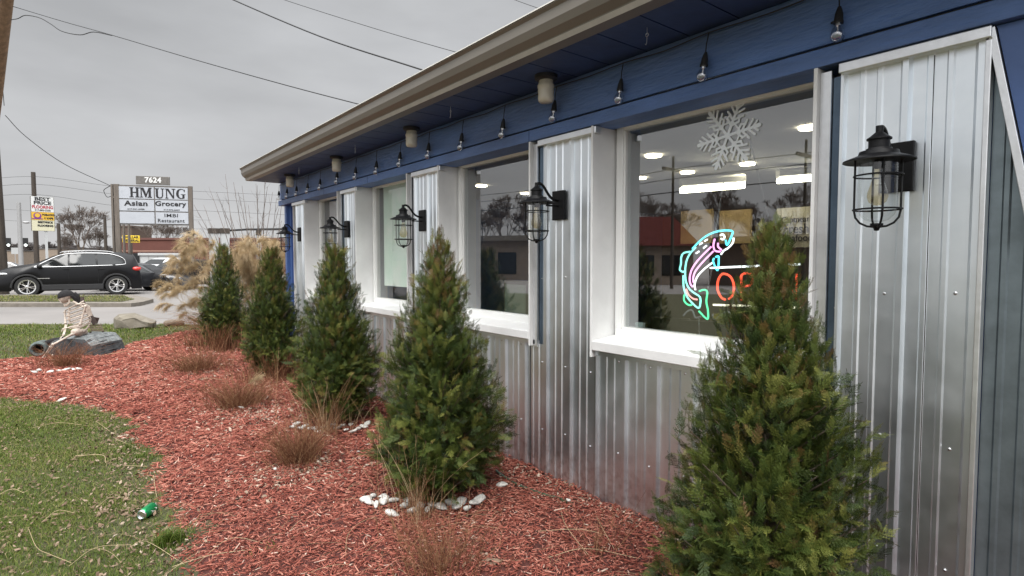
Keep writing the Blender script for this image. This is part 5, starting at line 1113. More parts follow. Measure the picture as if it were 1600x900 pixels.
# ================================================================== VEHICLES
def make_car(name, label, paint, L_=4.62, Wd=1.86, Hh=1.70, wheel_r=.37, hatch=True, loc=(0, 0, 0), rz=0, cat='car', group=None, detail=True):
    """built nose towards -X, wheels on z=0"""
    t = thing(name, label, cat, loc, rz, group); hw = Wd/2; wb0, wb1 = -L_/2+.93, L_/2-.82
    if hatch:   # (x, z)
        top = [(-2.31, .60), (-2.27, .86), (-2.15, .99), (-1.8, 1.11), (-1.35, 1.18), (-1.08, 1.22), (-.55, 1.48), (-.1, 1.61), (.35, 1.668), (1.0, 1.672), (1.5, 1.65), (2.05, 1.56), (2.19, 1.22), (2.27, .95), (2.31, .60)]
    else:
        top = [(-2.31, .55), (-2.25, .68), (-2.0, .80), (-1.4, .90), (-.95, .96), (-.3, 1.34), (.2, 1.43), (.7, 1.42), (1.1, 1.32), (1.65, 1.06), (2.1, 1.02), (2.27, .92), (2.31, .6)]
    kx, kz = L_/4.62, Hh/1.67 if hatch else Hh/1.43
    top = [(x*kx, z*kz) for x, z in top]; belt = [(x, z) for x, z in ((-2.31*kx, .62*kz), (-1.12*kx, 1.08*kz), (0, 1.10*kz), (1.4*kx, 1.16*kz), (2.31*kx, .95*kz))]
    if not hatch: belt = [(-2.31*kx, .55*kz), (-.95*kx, .90*kz), (.5*kx, .95*kz), (1.6*kx, 1.0*kz), (2.31*kx, .9*kz)]
    ip = lambda x, T_: float(np.interp(x, [p[0] for p in T_], [p[1] for p in T_]))
    xs = sorted(set([round(-L_/2+L_*i/66, 4) for i in range(67)])); v = []; f = []; NS = 11
    for x in xs:
        zt = ip(x, top); zbelt = min(ip(x, belt), zt-.01); zb = .22
        for wx in (wb0, wb1):
            dx = abs(x-wx); ra = wheel_r+.055
            if dx < ra: zb = max(zb, wheel_r-.02+math.sqrt(ra*ra-dx*dx))
        e = 1-.10*abs(x/(L_/2))**6-.05*abs(x/(L_/2))**2; w_ = hw*e; zb = min(zb, zbelt-.08); gh = max(0, zt-zbelt); wr = w_*(1-.30*min(1, gh/.5)) if gh > .05 else w_*.90
        pr = [(0, .25 if zb < .3 else min(zb, .62)), (w_*.80, .25 if zb < .3 else min(zb, .62)), (w_*.97, zb), (w_*1.0, zb+(zbelt-zb)*.35), (w_*.995, zb+(zbelt-zb)*.7), (w_*.965, zbelt), (wr+(w_*.965-wr)*.45, zbelt+gh*.52), (wr, zt-min(.05, gh*.3)), (wr*.88, zt-.008), (wr*.5, zt+.004), (0, zt+.008)]
        for y, z in pr: v.append((x, y, z))
        for y, z in pr: v.append((x, -y, z))
    n = NS
    for i in range(len(xs)-1):
        for s in (0, 1):
            for j in range(n-1):
                a = i*2*n+s*n+j; b = a+1; c_, d_ = a+2*n, b+2*n; f.append((a, b, d_, c_) if s else (a, c_, d_, b))
    for i in (0, len(xs)-1):
        f.append(tuple(i*2*n+j for j in range(n))+tuple(i*2*n+n+j for j in range(n-2, 0, -1)))
    c = MB(); c.add(v, f); bd = c.build('body', paint, t, smooth=True, sharp=38)
    # side windows following the body side
    def wside(x, z):
        zt = ip(x, top); zbl = min(ip(x, belt), zt-.01); e = 1-.10*abs(x/(L_/2))**6-.05*abs(x/(L_/2))**2; w_ = hw*e; gh = max(0, zt-zbl); wr = w_*(1-.30*min(1, gh/.5)); k = (z-zbl)/max(gh, .01)
        return (w_*.965+(wr-w_*.965)*min(1, k))+.008
    if hatch: wins = [[(-1.05, 1.10), (-.62, 1.36), (-.25, 1.52), (-.10, 1.54), (-.10, 1.12)], [(-.04, 1.12), (-.04, 1.55), (.75, 1.575), (.80, 1.15)], [(.86, 1.155), (.84, 1.575), (1.30, 1.54), (1.62, 1.40), (1.70, 1.26), (1.62, 1.20)]]
    else: wins = [[(-.85, .97), (-.35, 1.24), (-.02, 1.34), (-.02, .98)], [(.05, .98), (.05, 1.35), (.7, 1.36), (1.1, 1.24), (1.35, 1.04)]]
    for s in (-1, 1):
        for wq in wins:
            P = []
            for (a, b) in zip(wq, wq[1:]+wq[:1]):
                for k in range(5): P.append((a[0]+(b[0]-a[0])*k/5, a[1]+(b[1]-a[1])*k/5))
            P = [(x*kx, z*kz) for x, z in P]; cx = sum(p[0] for p in P)/len(P); cz = sum(p[1] for p in P)/len(P)
            vv = [(x, s*wside(x, z), z) for x, z in P]+[(cx, s*wside(cx, cz), cz)]; m_ = len(P); c = MB(); c.add(vv, [(i, (i+1) % m_, m_) for i in range(m_)]); c.build('side_window', M['carglass'], t, smooth=True)
        if hatch and detail:
            ol = [(-1.12, 1.085), (-.62, 1.38), (-.25, 1.545), (.3, 1.60), (1.0, 1.60), (1.36, 1.555), (1.68, 1.42), (1.77, 1.25), (1.66, 1.17), (.8, 1.13), (-.2, 1.10)]
            c = MB(); c.tube(crv([(x*kx, s*(wside(x*kx, z*kz)+.002), z*kz) for x, z in ol+[ol[0]]], 4), .012, 5); c.build('window_trim', M['chrome'], t, smooth=True)
            c = MB(); rl = [(-.35, 1.60), (-.2, 1.655), (.5, 1.70), (1.2, 1.67), (1.45, 1.60)]; c.tube(crv([(x*kx, s*hw*.62, z*kz) for x, z in rl], 4), .018, 6); c.build('roof_rail', M['chrome'], t, smooth=True)
            c = MB(); c.blob((-.95*kx, s*(hw+.07), 1.12*kz), (.08, .10, .075), 2); c.build('mirror', M['plastic_black'], t, smooth=True)
            for hx in (-.15, .95): c = MB(); c.box(hx*kx-.1, hx*kx+.1, s*hw*.99-.012, s*hw*.99+.018, 1.0*kz-.012, 1.0*kz+.014); c.build('door_handle', paint, t, bevel=.006)
            c = MB(); c.box(-1.02*kx, -.66*kx, s*hw-.002, s*hw+.008, .66, .682); c.build('name_badge', M['chrome'], t)
            c = MB(); c.box(wb0+.42, wb1-.42, s*(hw-.02) if s > 0 else -hw-.012, hw+.012 if s > 0 else -(hw-.02), .24, .44); c.build('sill_cladding', M['cladding'], t, bevel=.02)
            for dx in (-.08, .86):
                c = MB(); c.tube([(dx*kx, s*(wside(dx*kx, z*kz)-.004 if z > 1.1 else hw*.995), z*kz) for z in (.45, .7, .95, 1.08)], .005, 4); c.build('door_gap', M['plastic_black'], t)
        for wx in (wb0, wb1):
            if detail:
                c = MB(); q = [(wx+(wheel_r+.075)*math.cos(a), s*(hw*.955+.012), wheel_r-.02+(wheel_r+.075)*math.sin(a)) for a in [math.pi*k/16 for k in range(17)]]; c.tube(q, .035, 6); c.build('arch_trim', M['cladding'], t, smooth=True)
            W_ = MB(); T_ = Matrix.Translation((wx, s*(hw-.125), wheel_r)) @ Matrix.Rotation(-s*math.pi/2, 4, 'X')
            W_.lathe([(wheel_r*.66, -.10), (wheel_r*.93, -.105), (wheel_r, -.07), (wheel_r, .07), (wheel_r*.95, .10), (wheel_r*.70, .105), (wheel_r*.66, .08)], 32, T_, cap=False); tw = W_.build('wheel', M['rubber'], t, smooth=True)
            c = MB(); c.lathe([(wheel_r*.68, .09), (wheel_r*.68, .104), (wheel_r*.62, .100), (wheel_r*.60, .03), (0, .02)], 32, T_, cap=False); c.build('rim_dish', M['steel_pole'] if not detail else M['cladding'], tw, smooth=True)
            c = MB(); c.lathe([(wheel_r*.70, .092), (wheel_r*.70, .108), (wheel_r*.60, .104), (wheel_r*.60, .09)], 32, T_, cap=False); c.lathe([(.06, .05), (.06, .09), (.03, .10), (0, .10)], 16, T_)
            for k in range(10):
                a = k*math.pi/5+(.13 if k % 2 else -.13)+.2; c.tube([T_ @ Vector((.05*math.cos(a), .05*math.sin(a), .085)), T_ @ Vector((wheel_r*.64*math.cos(a), wheel_r*.64*math.sin(a), .098))], [.015, .020], 5)
            c.build('rim', M['alu'], tw, smooth=True)
    c = MB(); c.box(wb0-.4, wb1+.4, -hw*.7, hw*.7, .2, .5); c.build('underbody', M['cladding'], t)
    # windscreen and rear glass
    def strip(x0, x1, k=.80, m_=M['carglass'], nme='windscreen', up=.010, lo=.0):
        c = MB(); vv = []; N_ = 6
        for i in range(N_+1):
            x = (x0+(x1-x0)*i/N_)*kx; zt = ip(x, top)+.012; zbl = ip(x, belt); gh = zt-zbl; e = 1-.05*abs(x/(L_/2))**2; wr = hw*e*(1-.30*min(1, gh/.5)) if gh > .05 else hw*e*.9
            vv += [(x, -wr*k, zt), (x, wr*k, zt)]
        c.add(vv, [(2*i, 2*i+1, 2*i+3, 2*i+2) for i in range(N_)]); c.build(nme, m_, t, smooth=True)
    if hatch: strip(-1.08, -.28); strip(1.84, 2.0, nme='rear_window')
    else: strip(-.92, -.32); strip(1.12, 1.6, nme='rear_window')
    for s in (-1, 1):
        z0 = 1.0*kz if hatch else .85*kz; c = MB(); c.blob((L_/2-.16, s*hw*.83, z0), (.16, .10, .085), 2); c.build('tail_light', M['tail'], t, smooth=True)
        c = MB(); c.blob((-L_/2+.26, s*hw*.78, .84*kz if hatch else .66*kz), (.20, .11, .05), 2); c.build('headlight', M['headl'], t, smooth=True)
    return t
def along(pa, pb, Za, Zb): # ground points under two columns
    a = D(pa, HOR, Za); b = D(pb, HOR, Zb); a.z = b.z = 0; return a, b
Zc_ = 24.6
a, b = along(44, 180, Zc_, Zc_+1.7); d = b-a; sc_k = d.length/(4.45-.93-.82); print('suv scale', sc_k)
ctr = (a+b)/2; rzc = math.atan2(d.y, d.x)
suv = make_car('parked_suv', 'shiny black parked SUV with silver window trim, beyond the kerbed grass island', M['car_black'], L_=4.45, loc=(ctr.x, ctr.y, -.055), rz=rzc, cat='suv', Hh=1.67); suv.scale = (sc_k, sc_k, sc_k*1.02)
def put(px, Z, **k):
    p = D(px, HOR, Z); return make_car(loc=(p.x, p.y, -.055), detail=False, **k)
put(10, 42, name='parked_car', label='white sedan behind the nose of the black SUV', paint=M['car_white'], Hh=1.5, hatch=False, rz=-.1+math.pi, L_=4.9, group='cars in the far lots')
put(222, 29.5, name='parked_car', label='dark sedan showing its nose behind the tail of the black SUV', paint=M['car_grey'], Hh=1.42, hatch=False, rz=2.4+.2, L_=4.5, group='cars in the far lots')
put(282, 31, name='parked_car', label='dark car parked behind the tan plume grass', paint=M['car_black'], Hh=1.62, hatch=True, rz=.75, group='cars in the far lots')
put(252, 40, name='parked_car', label='white SUV at the pale wall, behind the dark car', paint=M['car_white'], Hh=1.75, hatch=True, rz=.9, group='cars in the far lots')

# ================================================================== SIGNS
def post(name, px, y0, y1, Z, w_, m, label=None, cat=None, group=None, n=10, lean=0, taper=.8, zb=-.06):
    p = D(px, HOR, Z); zt = D(px, y0, Z).z; zl = D(px, y1, Z).z if y1 else zb; c = MB(); c.tube([(0, 0, zl), (lean*.5, 0, (zt+zl)/2), (lean, 0, zt)], [w_/2, w_/2*(1+taper)/2, w_/2*taper], n); o = c.build(name, m, None, smooth=True, sharp=50); o.location = (p.x, p.y, 0)
    if label: tag(o, label, cat, group)
    return o
# the big shop sign: local frame x to the right, y away, z up
SGZ = 30.0
aL, aR = D(186, HOR, SGZ), D(300, HOR, SGZ+.9); org = (aL+aR)/2; d = aR-aL; yw = math.atan2(d.y, d.x); Wsg = d.length; org.z = 0
sg = thing('roadside_sign', 'large white roadside sign lettered HMUNG Asian Grocery on wooden posts', 'sign', org, yw)
zt = D(186, 290, SGZ).z; zb_s = D(186, 350, SGZ).z; hS = zt-zb_s
for s, nm_ in ((-1, ''), (1, '')):
    c = MB(); c.box(s*Wsg/2-.10+(-.04 if s < 0 else .0), s*Wsg/2+.10, -.02, .14, -.06, zt+.06); c.build('post', M['sign_wood'], sg, bevel=.01)
c = MB(); c.box(-Wsg/2-.27, -Wsg/2-.18, -.02, .1, -.06, zt+.05); c.box(-Wsg/2-.20, -Wsg/2-.1, 0, .08, zt-.7, zt-.6); c.build('brace_post', M['sign_wood'], sg)
c = MB(); c.box(-Wsg/2, Wsg/2, .02, .16, zb_s-.03, zt+.03); c.build('cabinet', M['sign_board'], sg)
rows = [(0, .335), (.345, .66), (.675, 1.0)]; mid = .02
for (r0, r1) in rows:
    for (x0, x1) in ((-Wsg/2+.10, mid-.03), (mid+.03, Wsg/2-.12)):
        c = MB(); c.box(x0, x1, -.005, .03, zt-.02-r1*hS*.97, zt-.02-r0*hS*.97-.03); c.build('panel', M['sign_face'], sg)
TM = lambda x, z: Matrix.Translation((x, -.012, z)) @ Matrix.Rotation(math.pi/2, 4, 'X')
# slab serif capitals drawn as outlines, unit height 1
def serif_word(word, x, z, h, parent, sp=.06, ws=1.0):
    def rect(a, b, c_, d_): return [(a, b), (c_, b), (c_, d_), (a, d_)]
    T_ = .085; G_ = {
     'H': (.86, [rect(.08, 0, .28, 1), rect(.58, 0, .78, 1), rect(.28, .45, .58, .55), rect(0, 0, .36, T_), rect(.5, 0, .86, T_), rect(0, 1-T_, .36, 1), rect(.5, 1-T_, .86, 1)]),
     'M': (1.08, [rect(.08, 0, .18, 1), rect(.78, 0, .99, 1), [(.12, 1), (.34, 1), (.62, .25), (.50, 0)], [(.80, 1), (.90, 1), (.56, 0), (.48, .08)], rect(0, 0, .27, T_), rect(.69, 0, 1.08, T_), rect(0, 1-T_, .25, 1), rect(.78, 1-T_, 1.08, 1)]),
     'U': (.88, [rect(.08, .25, .28, 1), rect(.64, .25, .74, 1), rect(0, 1-T_, .37, 1), rect(.53, 1-T_, .86, 1), [(.08, .3), (.28, .3), (.33, .12), (.45, .09), (.58, .13), (.64, .3), (.74, .3), (.68, .09), (.55, 0), (.38, -.02), (.2, .03), (.11, .12)]]),
     'N': (.92, [rect(.08, 0, .18, 1), rect(.72, 0, .82, 1), [(.08, 1), (.30, 1), (.82, .1), (.82, 0), (.70, 0)], rect(0, 0, .28, T_), rect(0, 1-T_, .3, 1), rect(.6, 1-T_, .93, 1)]),
     'G': (.90, [[(.84, .95), (.84, .68), (.78, .68), (.72, .86), (.60, .93), (.45, .92), (.31, .80), (.26, .5), (.31, .2), (.45, .08), (.60, .07), (.60, .40), (.46, .40), (.46, .47), (.9, .47), (.9, .40), (.81, .40), (.81, .06), (.65, 0), (.42, -.02), (.2, .08), (.06, .28), (.03, .5), (.07, .75), (.2, .92), (.42, 1.02), (.62, 1.0), (.76, .92)]])}
    for ch in word:
        wd, ps = G_[ch]; c = MB()
        for i, P in enumerate(ps): c.prism([(x+p[0]*h*ws, z+p[1]*h) for p in P], (-.012-.0008*i, -.004))
        c.build('letter', M['ink'], parent); x += (wd+sp)*h*ws
    return x
zr = [zt-.02-hS*.97*(a+b)/2 for a, b in rows]; hh = hS*.25
q_ = Wsg/114; hh = hS*.26; serif_word('HM', -37.5*q_, zr[0]-hh/2, hh, sg, .04, 35*q_/(2.02*hh)); serif_word('UNG', 1.6*q_, zr[0]-hh/2-.02, hh, sg, .05, 49*q_/(2.86*hh))
def fit(s, xc, wpx, z, hpx, bold, m=None):
    o = text_mesh(s, 1, .004, bold, 'lettering', m or M['ink'], sg, None, space=1.06); xs_ = [v.co.x for v in o.data.vertices]; ys_ = [v.co.y for v in o.data.vertices]; x0, x1, y0, y1 = min(xs_), max(xs_), min(ys_), max(ys_)
    q_ = Wsg/114; o.data.transform(TM(xc*q_, z) @ Matrix.Diagonal((wpx*q_/(x1-x0), hpx*q_*.95/(y1-y0), 1, 1)) @ Matrix.Translation((-(x0+x1)/2, -(y0+y1)/2, 0)))
def put_text(s, x, z, size, m=M['ink'], parent=sg, bold=.012, sx=1.0, TMf=TM, space=1.0, name='lettering'):
    return text_mesh(s, size, .004, bold, name, m, parent, TMf(x, z), space=space, sx=1.0) if sx == 1 else text_mesh(s, size, .004, bold, name, m, parent, TMf(x, z) @ Matrix.Diagonal((sx, 1, 1, 1)), space=space)
fit('Asian', -28.5, 36, zr[1]+.085, 9.5, .03); fit('Grocery', 26, 49, zr[1]+.06, 12, .03)
fit('317-361-6498', -28.5, 26, zr[1]-.225, 2.4, .02); fit('317-975-6669', 27, 25, zr[1]-.235, 2.4, .02)
fit('IMBI', 26, 21, zr[2]+.13, 6.2, .008); fit('Restaurant', 26, 42, zr[2]-.15, 6.5, .008)
nb = thing('number_sign', 'grey board with the white number 7624 on top of the big sign', 'sign', (0, 0, 0)); nb.location = (org.x, org.y, zt+.06); nb.rotation_euler = (0, 0, yw)
c = MB(); c.box(-.83, .77, -.03, .06, .02, .46); c.build('board', M['sign_board'], nb, bevel=.01)
text_mesh('7624', .38, .004, .014, 'numerals', M['ink_white'], nb, Matrix.Translation((-.02, -.045, .25)) @ Matrix.Rotation(math.pi/2, 4, 'X'), space=1.05)
for px in (195, 203): post('sign_post', px, 351, None, 33, .16, M['sign_wood'], ['thin grey post under the blank panel, left one of two', 'thin grey post under the blank panel, right one of two'][px == 203], 'post', n=4)
# small yellow sign on a dark post
p = D(206, HOR, 48); ys = thing('small_yellow_sign', 'small yellow sign reading DOLLAR GENERAL low behind the big sign', 'sign', (p.x, p.y, 0), -YAW(206))
z0, z1 = D(206, 379, 48).z, D(206, 368, 48).z; c = MB(); c.box(-.62, .62, -.06, .06, z0, z1); c.build('board', M['yellow_sign'], ys, bevel=.02)
c = MB(); c.box(-.09, .09, -.05, .05, -.06, z0); c.build('post', M['wood_pole'], ys)
for s, k in (('DOLLAR', .30), ('GENERAL', -.30)): text_mesh(s, .27, .004, .010, 'lettering', M['ink'], ys, Matrix.Translation((0, -.07, (z0+z1)/2+k*(z1-z0)*.78)) @ Matrix.Rotation(math.pi/2, 4, 'X'))
# flooring sign
BZ = 44; p = D(69.5, HOR, BZ); bs = thing('flooring_sign', 'tall narrow white and yellow sign reading BEST PRICE FLOORING', 'sign', (p.x, p.y, 0), -YAW(69.5)+.12)
z0, z1 = D(69, 361, BZ).z, D(69, 308, BZ).z; hb = z1-z0; wb_ = 1.42
c = MB(); c.box(-wb_/2, wb_/2, -.1, .1, z0, z1); c.build('cabinet', M['sign_board'], bs, bevel=.01)
def bp_(u0, u1, m, name='panel'): c = MB(); c.box(-wb_/2+.03, wb_/2-.03, -.12, -.095, z1-u1*hb+.01, z1-u0*hb-.01); c.build(name, m, bs)
bp_(0, .45, mat('white_panel', (.60, .61, .60), .5)); bp_(.45, .69, M['yellow']); bp_(.69, 1, M['cream_panel'])
c = MB(); c.box(.08, .24, -.06, .06, -.06, z0); c.build('pole', M['sheet_white'], bs)
def bt(s, u, size, m, sx=1.0, x=0, bold=.012): text_mesh(s, size, .004, bold, 'lettering', m, bs, Matrix.Translation((x, -.127, z1-u*hb)) @ Matrix.Rotation(math.pi/2, 4, 'X') @ Matrix.Diagonal((sx, 1, 1, 1)))
bt('BEST', .075, .36, M['ink'], 1.25); bt('PRICE', .19, .36, M['ink'], 1.15); bt('FLOORING', .31, .32, M['ink_red'], .80); bt('317-882-2228', .40, .17, M['ink'], 1.0, 0, .004)
bt('TOBACCO', .53, .19, M['ink'], .85, .34); bt('& VAPE', .63, .19, M['ink'], .9, .34); bt('BESTPRICE', .75, .20, M['ink'], .95, .13); bt('FLOORING', .85, .20, M['ink'], .95, .13)
c = MB(); c.lathe([(.0, 0), (.24, 0), (.24, .01), (0, .01)], 20, Matrix.Translation((-.33, -.125, z1-.56*hb)) @ Matrix.Rotation(math.pi/2, 4, 'X')); c.box(-.66, .0, -.135, -.12, z1-.66*hb, z1-.635*hb); c.build('round_emblem', M['ink_purple'], bs)
c = MB(); c.lathe([(.10, 0), (.16, 0), (.16, .01), (.10, .01)], 18, Matrix.Translation((-.33, -.14, z1-.55*hb)) @ Matrix.Rotation(math.pi/2, 4, 'X')); c.build('emblem_ring', M['yellow'], bs)
# ================================================================== POLES
post('utility_pole', 57.5, 270, None, 52, .42, M['wood_pole'], 'dark wooden power pole rising behind the flooring sign', 'pole', 'poles along the road')
post('utility_pole', 33, 317, None, 40, .30, M['steel_pole'], 'pale grey pole to the left of the flooring sign', 'pole', 'poles along the road')
post('utility_pole', 93.5, 349, None, 62, .38, M['wood_pole'], 'thin dark pole right of the flooring sign with a small arm', 'pole', 'poles along the road')
post('utility_pole', 166, 340, None, 60, .34, M['wood_pole'], 'thin dark pole just left of the big grocery sign', 'pole', 'poles along the road')
post('utility_pole', 4, 164, None, 26, .40, M['wood_pole'], 'weathered dark wooden pole with lichen at the left picture edge', 'pole', 'poles along the road', lean=-.12)
# leaning guy pole at the edge
a, b = D(11, -14, 17), D(-9, 150, 19.5); c = MB(); dirp = (b-a)/(a.z-b.z)*1.0; foot = b+dirp*(b.z+.06); top_ = a-dirp*.5; c.tube([foot-b, Vector((0, 0, 0)), a-b, top_-b], [.24, .22, .18, .17], 12); o = c.build('leaning_pole', M['pole_brown'], None, smooth=True, sharp=60); o.location = b; tag(o, 'brown wooden pole leaning in from the upper left corner', 'pole')
# street light, traffic signals
c = MB(); t = thing('street_light', 'grey street light arm reaching left from behind the flooring sign', 'street light', (D(57, HOR, 50).x, D(57, HOR, 50).y, 0))
c.tube([D(56, 348, 50), D(50, 348, 50), D(44, 347, 50)], .05, 6); c.build('arm', M['steel_pole'], t, world=True); c = MB(); c.blob(D(41, 347.5, 50), (.30, .22, .11), 2); c.build('lamp_head', M['steel_pole'], t, world=True, smooth=True)
for px, lb in ((13, 'traffic light with a bright lamp beside the weathered pole'), (40, 'traffic light with a bright lamp between the grey pole and the dark pole')):
    p = D(px, 380, 80); t = thing('traffic_light', lb, 'traffic light', p[:], -YAW(px), 'hanging traffic lights'); c = MB(); c.box(-.3, .3, -.2, .2, -.2, .75); c.build('housing', M['plastic_black'], t, bevel=.03)
    c = MB(); c.blob((0, -.22, -.28), (.17, .1, .17), 2); c.build('lamp', mat('signal_glow', (.9, 1, .95), emit=(.9, 1, .95), estr=1.6), t, smooth=True)
# ================================================================== BUILDINGS AND TREES FAR OFF
def bldg(name, label, px0, px1, yt, Z, depth, m, cat='building', roofm=None, ang=None, zt=None, group=None):
    a, b = D(px0, HOR, Z), D(px1, HOR, Z); h_ = zt or D((px0+px1)/2, yt, Z).z; mid_ = (a+b)/2; d = b-a; an = math.atan2(d.y, d.x)+(ang or 0); t = thing(name, label, cat, (mid_.x, mid_.y, -.06), an, group); w_ = d.length
    c = MB(); c.box(-w_/2, w_/2, 0, depth, 0, h_); c.build('wall', m, t); c = MB(); c.box(-w_/2-.12, w_/2+.12, -.12, depth+.12, h_+.002, h_+.22); c.build('roof', roofm or m, t); return t, w_, h_
t, w_, h_ = bldg('brick_store', 'long low red brown store building behind the big sign', 186, 470, 374, 62, 18, M['brick_red'], roofm=mat('brown_coping', (.12, .05, .04), .7))
c = MB(); c.box(-w_/2+.5, -w_/2+6, -.03, .0, .1, h_*.62); c.build('shop_front', M['carglass'], t); c = MB(); c.box(-w_/2, w_/2, -.05, 0, h_*.66, h_*.70); c.build('band', mat('band', (.28, .16, .12), .8), t)
t, w_, h_ = bldg('pale_wall', 'pale grey boarded wall standing in front of the red brown store', 219, 288, 398, 52, .3, M['sheet_white'], cat='wall')
for k in range(6): c = MB(); c.box(-w_/2+k*w_/5-.02, -w_/2+k*w_/5+.02, -.03, 0, 0, h_); c.build('seam', M['steel_pole'], t)
t, w_, h_ = bldg('brown_tower', 'small dark brown tower with light windows peeking under the blank sign panel', 187, 207, 354, 90, 5, mat('dark_brown_brick', (.10, .07, .055), .9)); 
for k in (-1, 1): c = MB(); c.box(k*w_*.22-.35, k*w_*.22+.35, -.05, -.002, h_-2.6, h_-1.6); c.build('window', M['sheet_white'], t)
CZ = 24; t = thing('drive_up_canopy', 'dark horizontal bar on pale posts behind the plume grass', 'canopy frame', (D(345, HOR, CZ).x, D(345, HOR, CZ).y, 0))
c = MB(); c.tube([D(345, 361, CZ), D(385, 358.5, CZ), D(446, 358, CZ-3)], .045, 6); c.build('bar', M['plastic_black'], t, world=True)
for px, wpx, yt in ((335, 15, 357), (352, 14, 357), (405, 7, 360)):
    p = D(px, HOR, CZ); k = wpx*CZ/880/2*.8; c = MB(); c.box(p.x-k, p.x+k, p.y-k, p.y+k, -.06, D(px, yt+8, CZ).z); c.build('post', M['sheet_white'], t, world=True)
    c = MB(); c.box(p.x-k*1.15, p.x+k*1.15, p.y-k*1.15, p.y+k*1.15, D(px, yt+8, CZ).z+.002, D(px, yt, CZ).z); c.build('post_cap', M['wood_pole'], t, world=True)
def tree_segs(seed, h, depth=6, spread=.55, trunk=.16, up=.18):
    r = random.Random(seed); A, B, R0, R1 = [], [], [], []
    def grow(p, d, ln, rad, k):
        q = p; steps = 2
        for s in range(steps):
            d = (d+Vector((r.uniform(-.12, .12), r.uniform(-.12, .12), r.uniform(-.05, .12)))).normalized(); e2 = q+d*ln/steps; A.append(tuple(q)); B.append(tuple(e2)); R0.append(rad*(1-.18*s)); R1.append(rad*(1-.18*(s+1))); q = e2
        if k == 0: return
        nb = 3 if k != 2 else 4
        for i in range(nb):
            ax = Vector((r.uniform(-1, 1), r.uniform(-1, 1), r.uniform(-1, 1))).normalized(); an = spread*r.uniform(.5, 1.25); dd = (Matrix.Rotation(an, 3, ax) @ d+Vector((0, 0, up))).normalized(); grow(q if i else q, dd, ln*r.uniform(.62, .85), rad*.62, k-1)
    grow(Vector((0, 0, 0)), Vector((0, 0, 1)), h*.24, trunk, depth)
    return A, B, R0, R1
def tree_mesh(seed, h, depth=6, **k):
    A, B, R0, R1 = tree_segs(seed, h, depth, **k); A = np.array(A); B = np.array(B); s = h/B[:, 2].max(); R0 = np.maximum(np.array(R0), .012); R1 = np.maximum(np.array(R1), .010)
    cut = np.array(R0) > .055; V1, F1 = segs(A[cut]*s, B[cut]*s, R0[cut], R1[cut], 5); V2, F2 = segs(A[~cut]*s, B[~cut]*s, R0[~cut], R1[~cut], 3); return (V1, F1), (V2, F2)
TM_ = [tree_mesh(s, 9, 7, spread=sp, up=u, trunk=tk) for s, sp, u, tk in ((3, .50, .10, .15), (8, .55, .10, .14), (15, .48, .16, .13))]
PROT = []
def bare_tree(label, pos, h, k=0, rz=0, wide=1.0, group='bare trees round the lots'):
    if len(PROT) <= k:
        pass
    (V1, F1), (V2, F2) = TM_[k]
    key = 'bt%d' % k
    t = thing('bare_tree', label, 'tree', (pos[0], pos[1], -.06), rz, group)
    if key not in bpy.data.meshes:
        a = npmesh('trunk', V1, F1, M['bark'], t); a.data.name = key; b = npmesh('bare_crown', V2, F2, M['twig'], t); b.data.name = key+'c'
    else:
        a = bpy.data.objects.new('trunk', bpy.data.meshes[key]); link(a, t); b = bpy.data.objects.new('bare_crown', bpy.data.meshes[key+'c']); link(b, t)
    t.scale = (h/9*wide, h/9*wide, h/9); return t
def bt_(px, ytop, Z, lb, k, rz, wide=1.0): p = D(px, HOR, Z); bare_tree(lb, p, D(px, ytop, Z).z, k, rz, wide)
bt_(130, 318, 72, 'big rounded leafless tree standing above the roof of the black SUV', 0, 0, 1.25)
bt_(152, 352, 78, 'smaller leafless tree right of the big rounded one', 1, 1, 1.1)
bt_(252, 340, 84, 'spreading leafless tree behind the grocery sign and the red brown store', 1, 2.2, 1.5)
bt_(104, 362, 95, 'small leafless tree left of the big rounded one', 2, 3, 1.2)
# far wood along the skyline
VV, FF = [], []; off = 0; r_ = np.random.default_rng(5)
for i in range(95):
    px = r_.uniform(-140, 470); Z = r_.uniform(150, 210); p = D(px, HOR, Z); h_ = r_.uniform(4.2, 7.5); (V1, F1), (V2, F2) = TM_[i % 3]; a = r_.uniform(0, 6.28); ca, sa = math.cos(a), math.sin(a)
    W = V2*h_/9; wd = r_.uniform(1.2, 2.2); c3 = W[:, 2].reshape(-1, 6).mean(1)
    sel = np.repeat(r_.uniform(0, 1, len(F2)//3) < .28, 3); W = np.stack([(W[:, 0]*ca-W[:, 1]*sa)*wd+p.x, (W[:, 0]*sa+W[:, 1]*ca)*wd+p.y, W[:, 2]], 1)
    cen = W.reshape(-1, 6, 3); cen = cen.mean(1, keepdims=True)+(cen-cen.mean(1, keepdims=True))*np.array([3.0, 3.0, 1.6]); W = cen[sel[::3]].reshape(-1, 3); m_ = len(W)//6
    fq = (np.arange(m_)[:, None, None]*6+np.array([(0,1,4,3),(1,2,5,4),(2,0,3,5)])[None]).reshape(-1, 4); VV.append(W); FF.append(fq+off); off += len(W)
tag(npmesh('far_wood', np.concatenate(VV), np.concatenate(FF), mat('far_twigs', (.115, .10, .095), .9)), kind='stuff')
for i, (px0, px1, yt, Z, mm, lb) in enumerate(((60, 95, 389, 130, M['brick_tan'], 'low tan building far off behind the flooring sign'), (-60, 30, 392, 140, M['brick_tan'], 'long pale building far off at the left edge'), (112, 150, 393, 120, M['brick_tan'], 'low tan building far off below the rounded tree'))): bldg('far_building', lb, px0, px1, yt, Z, 12, mm, roofm=M['roof'], group='far low buildings')
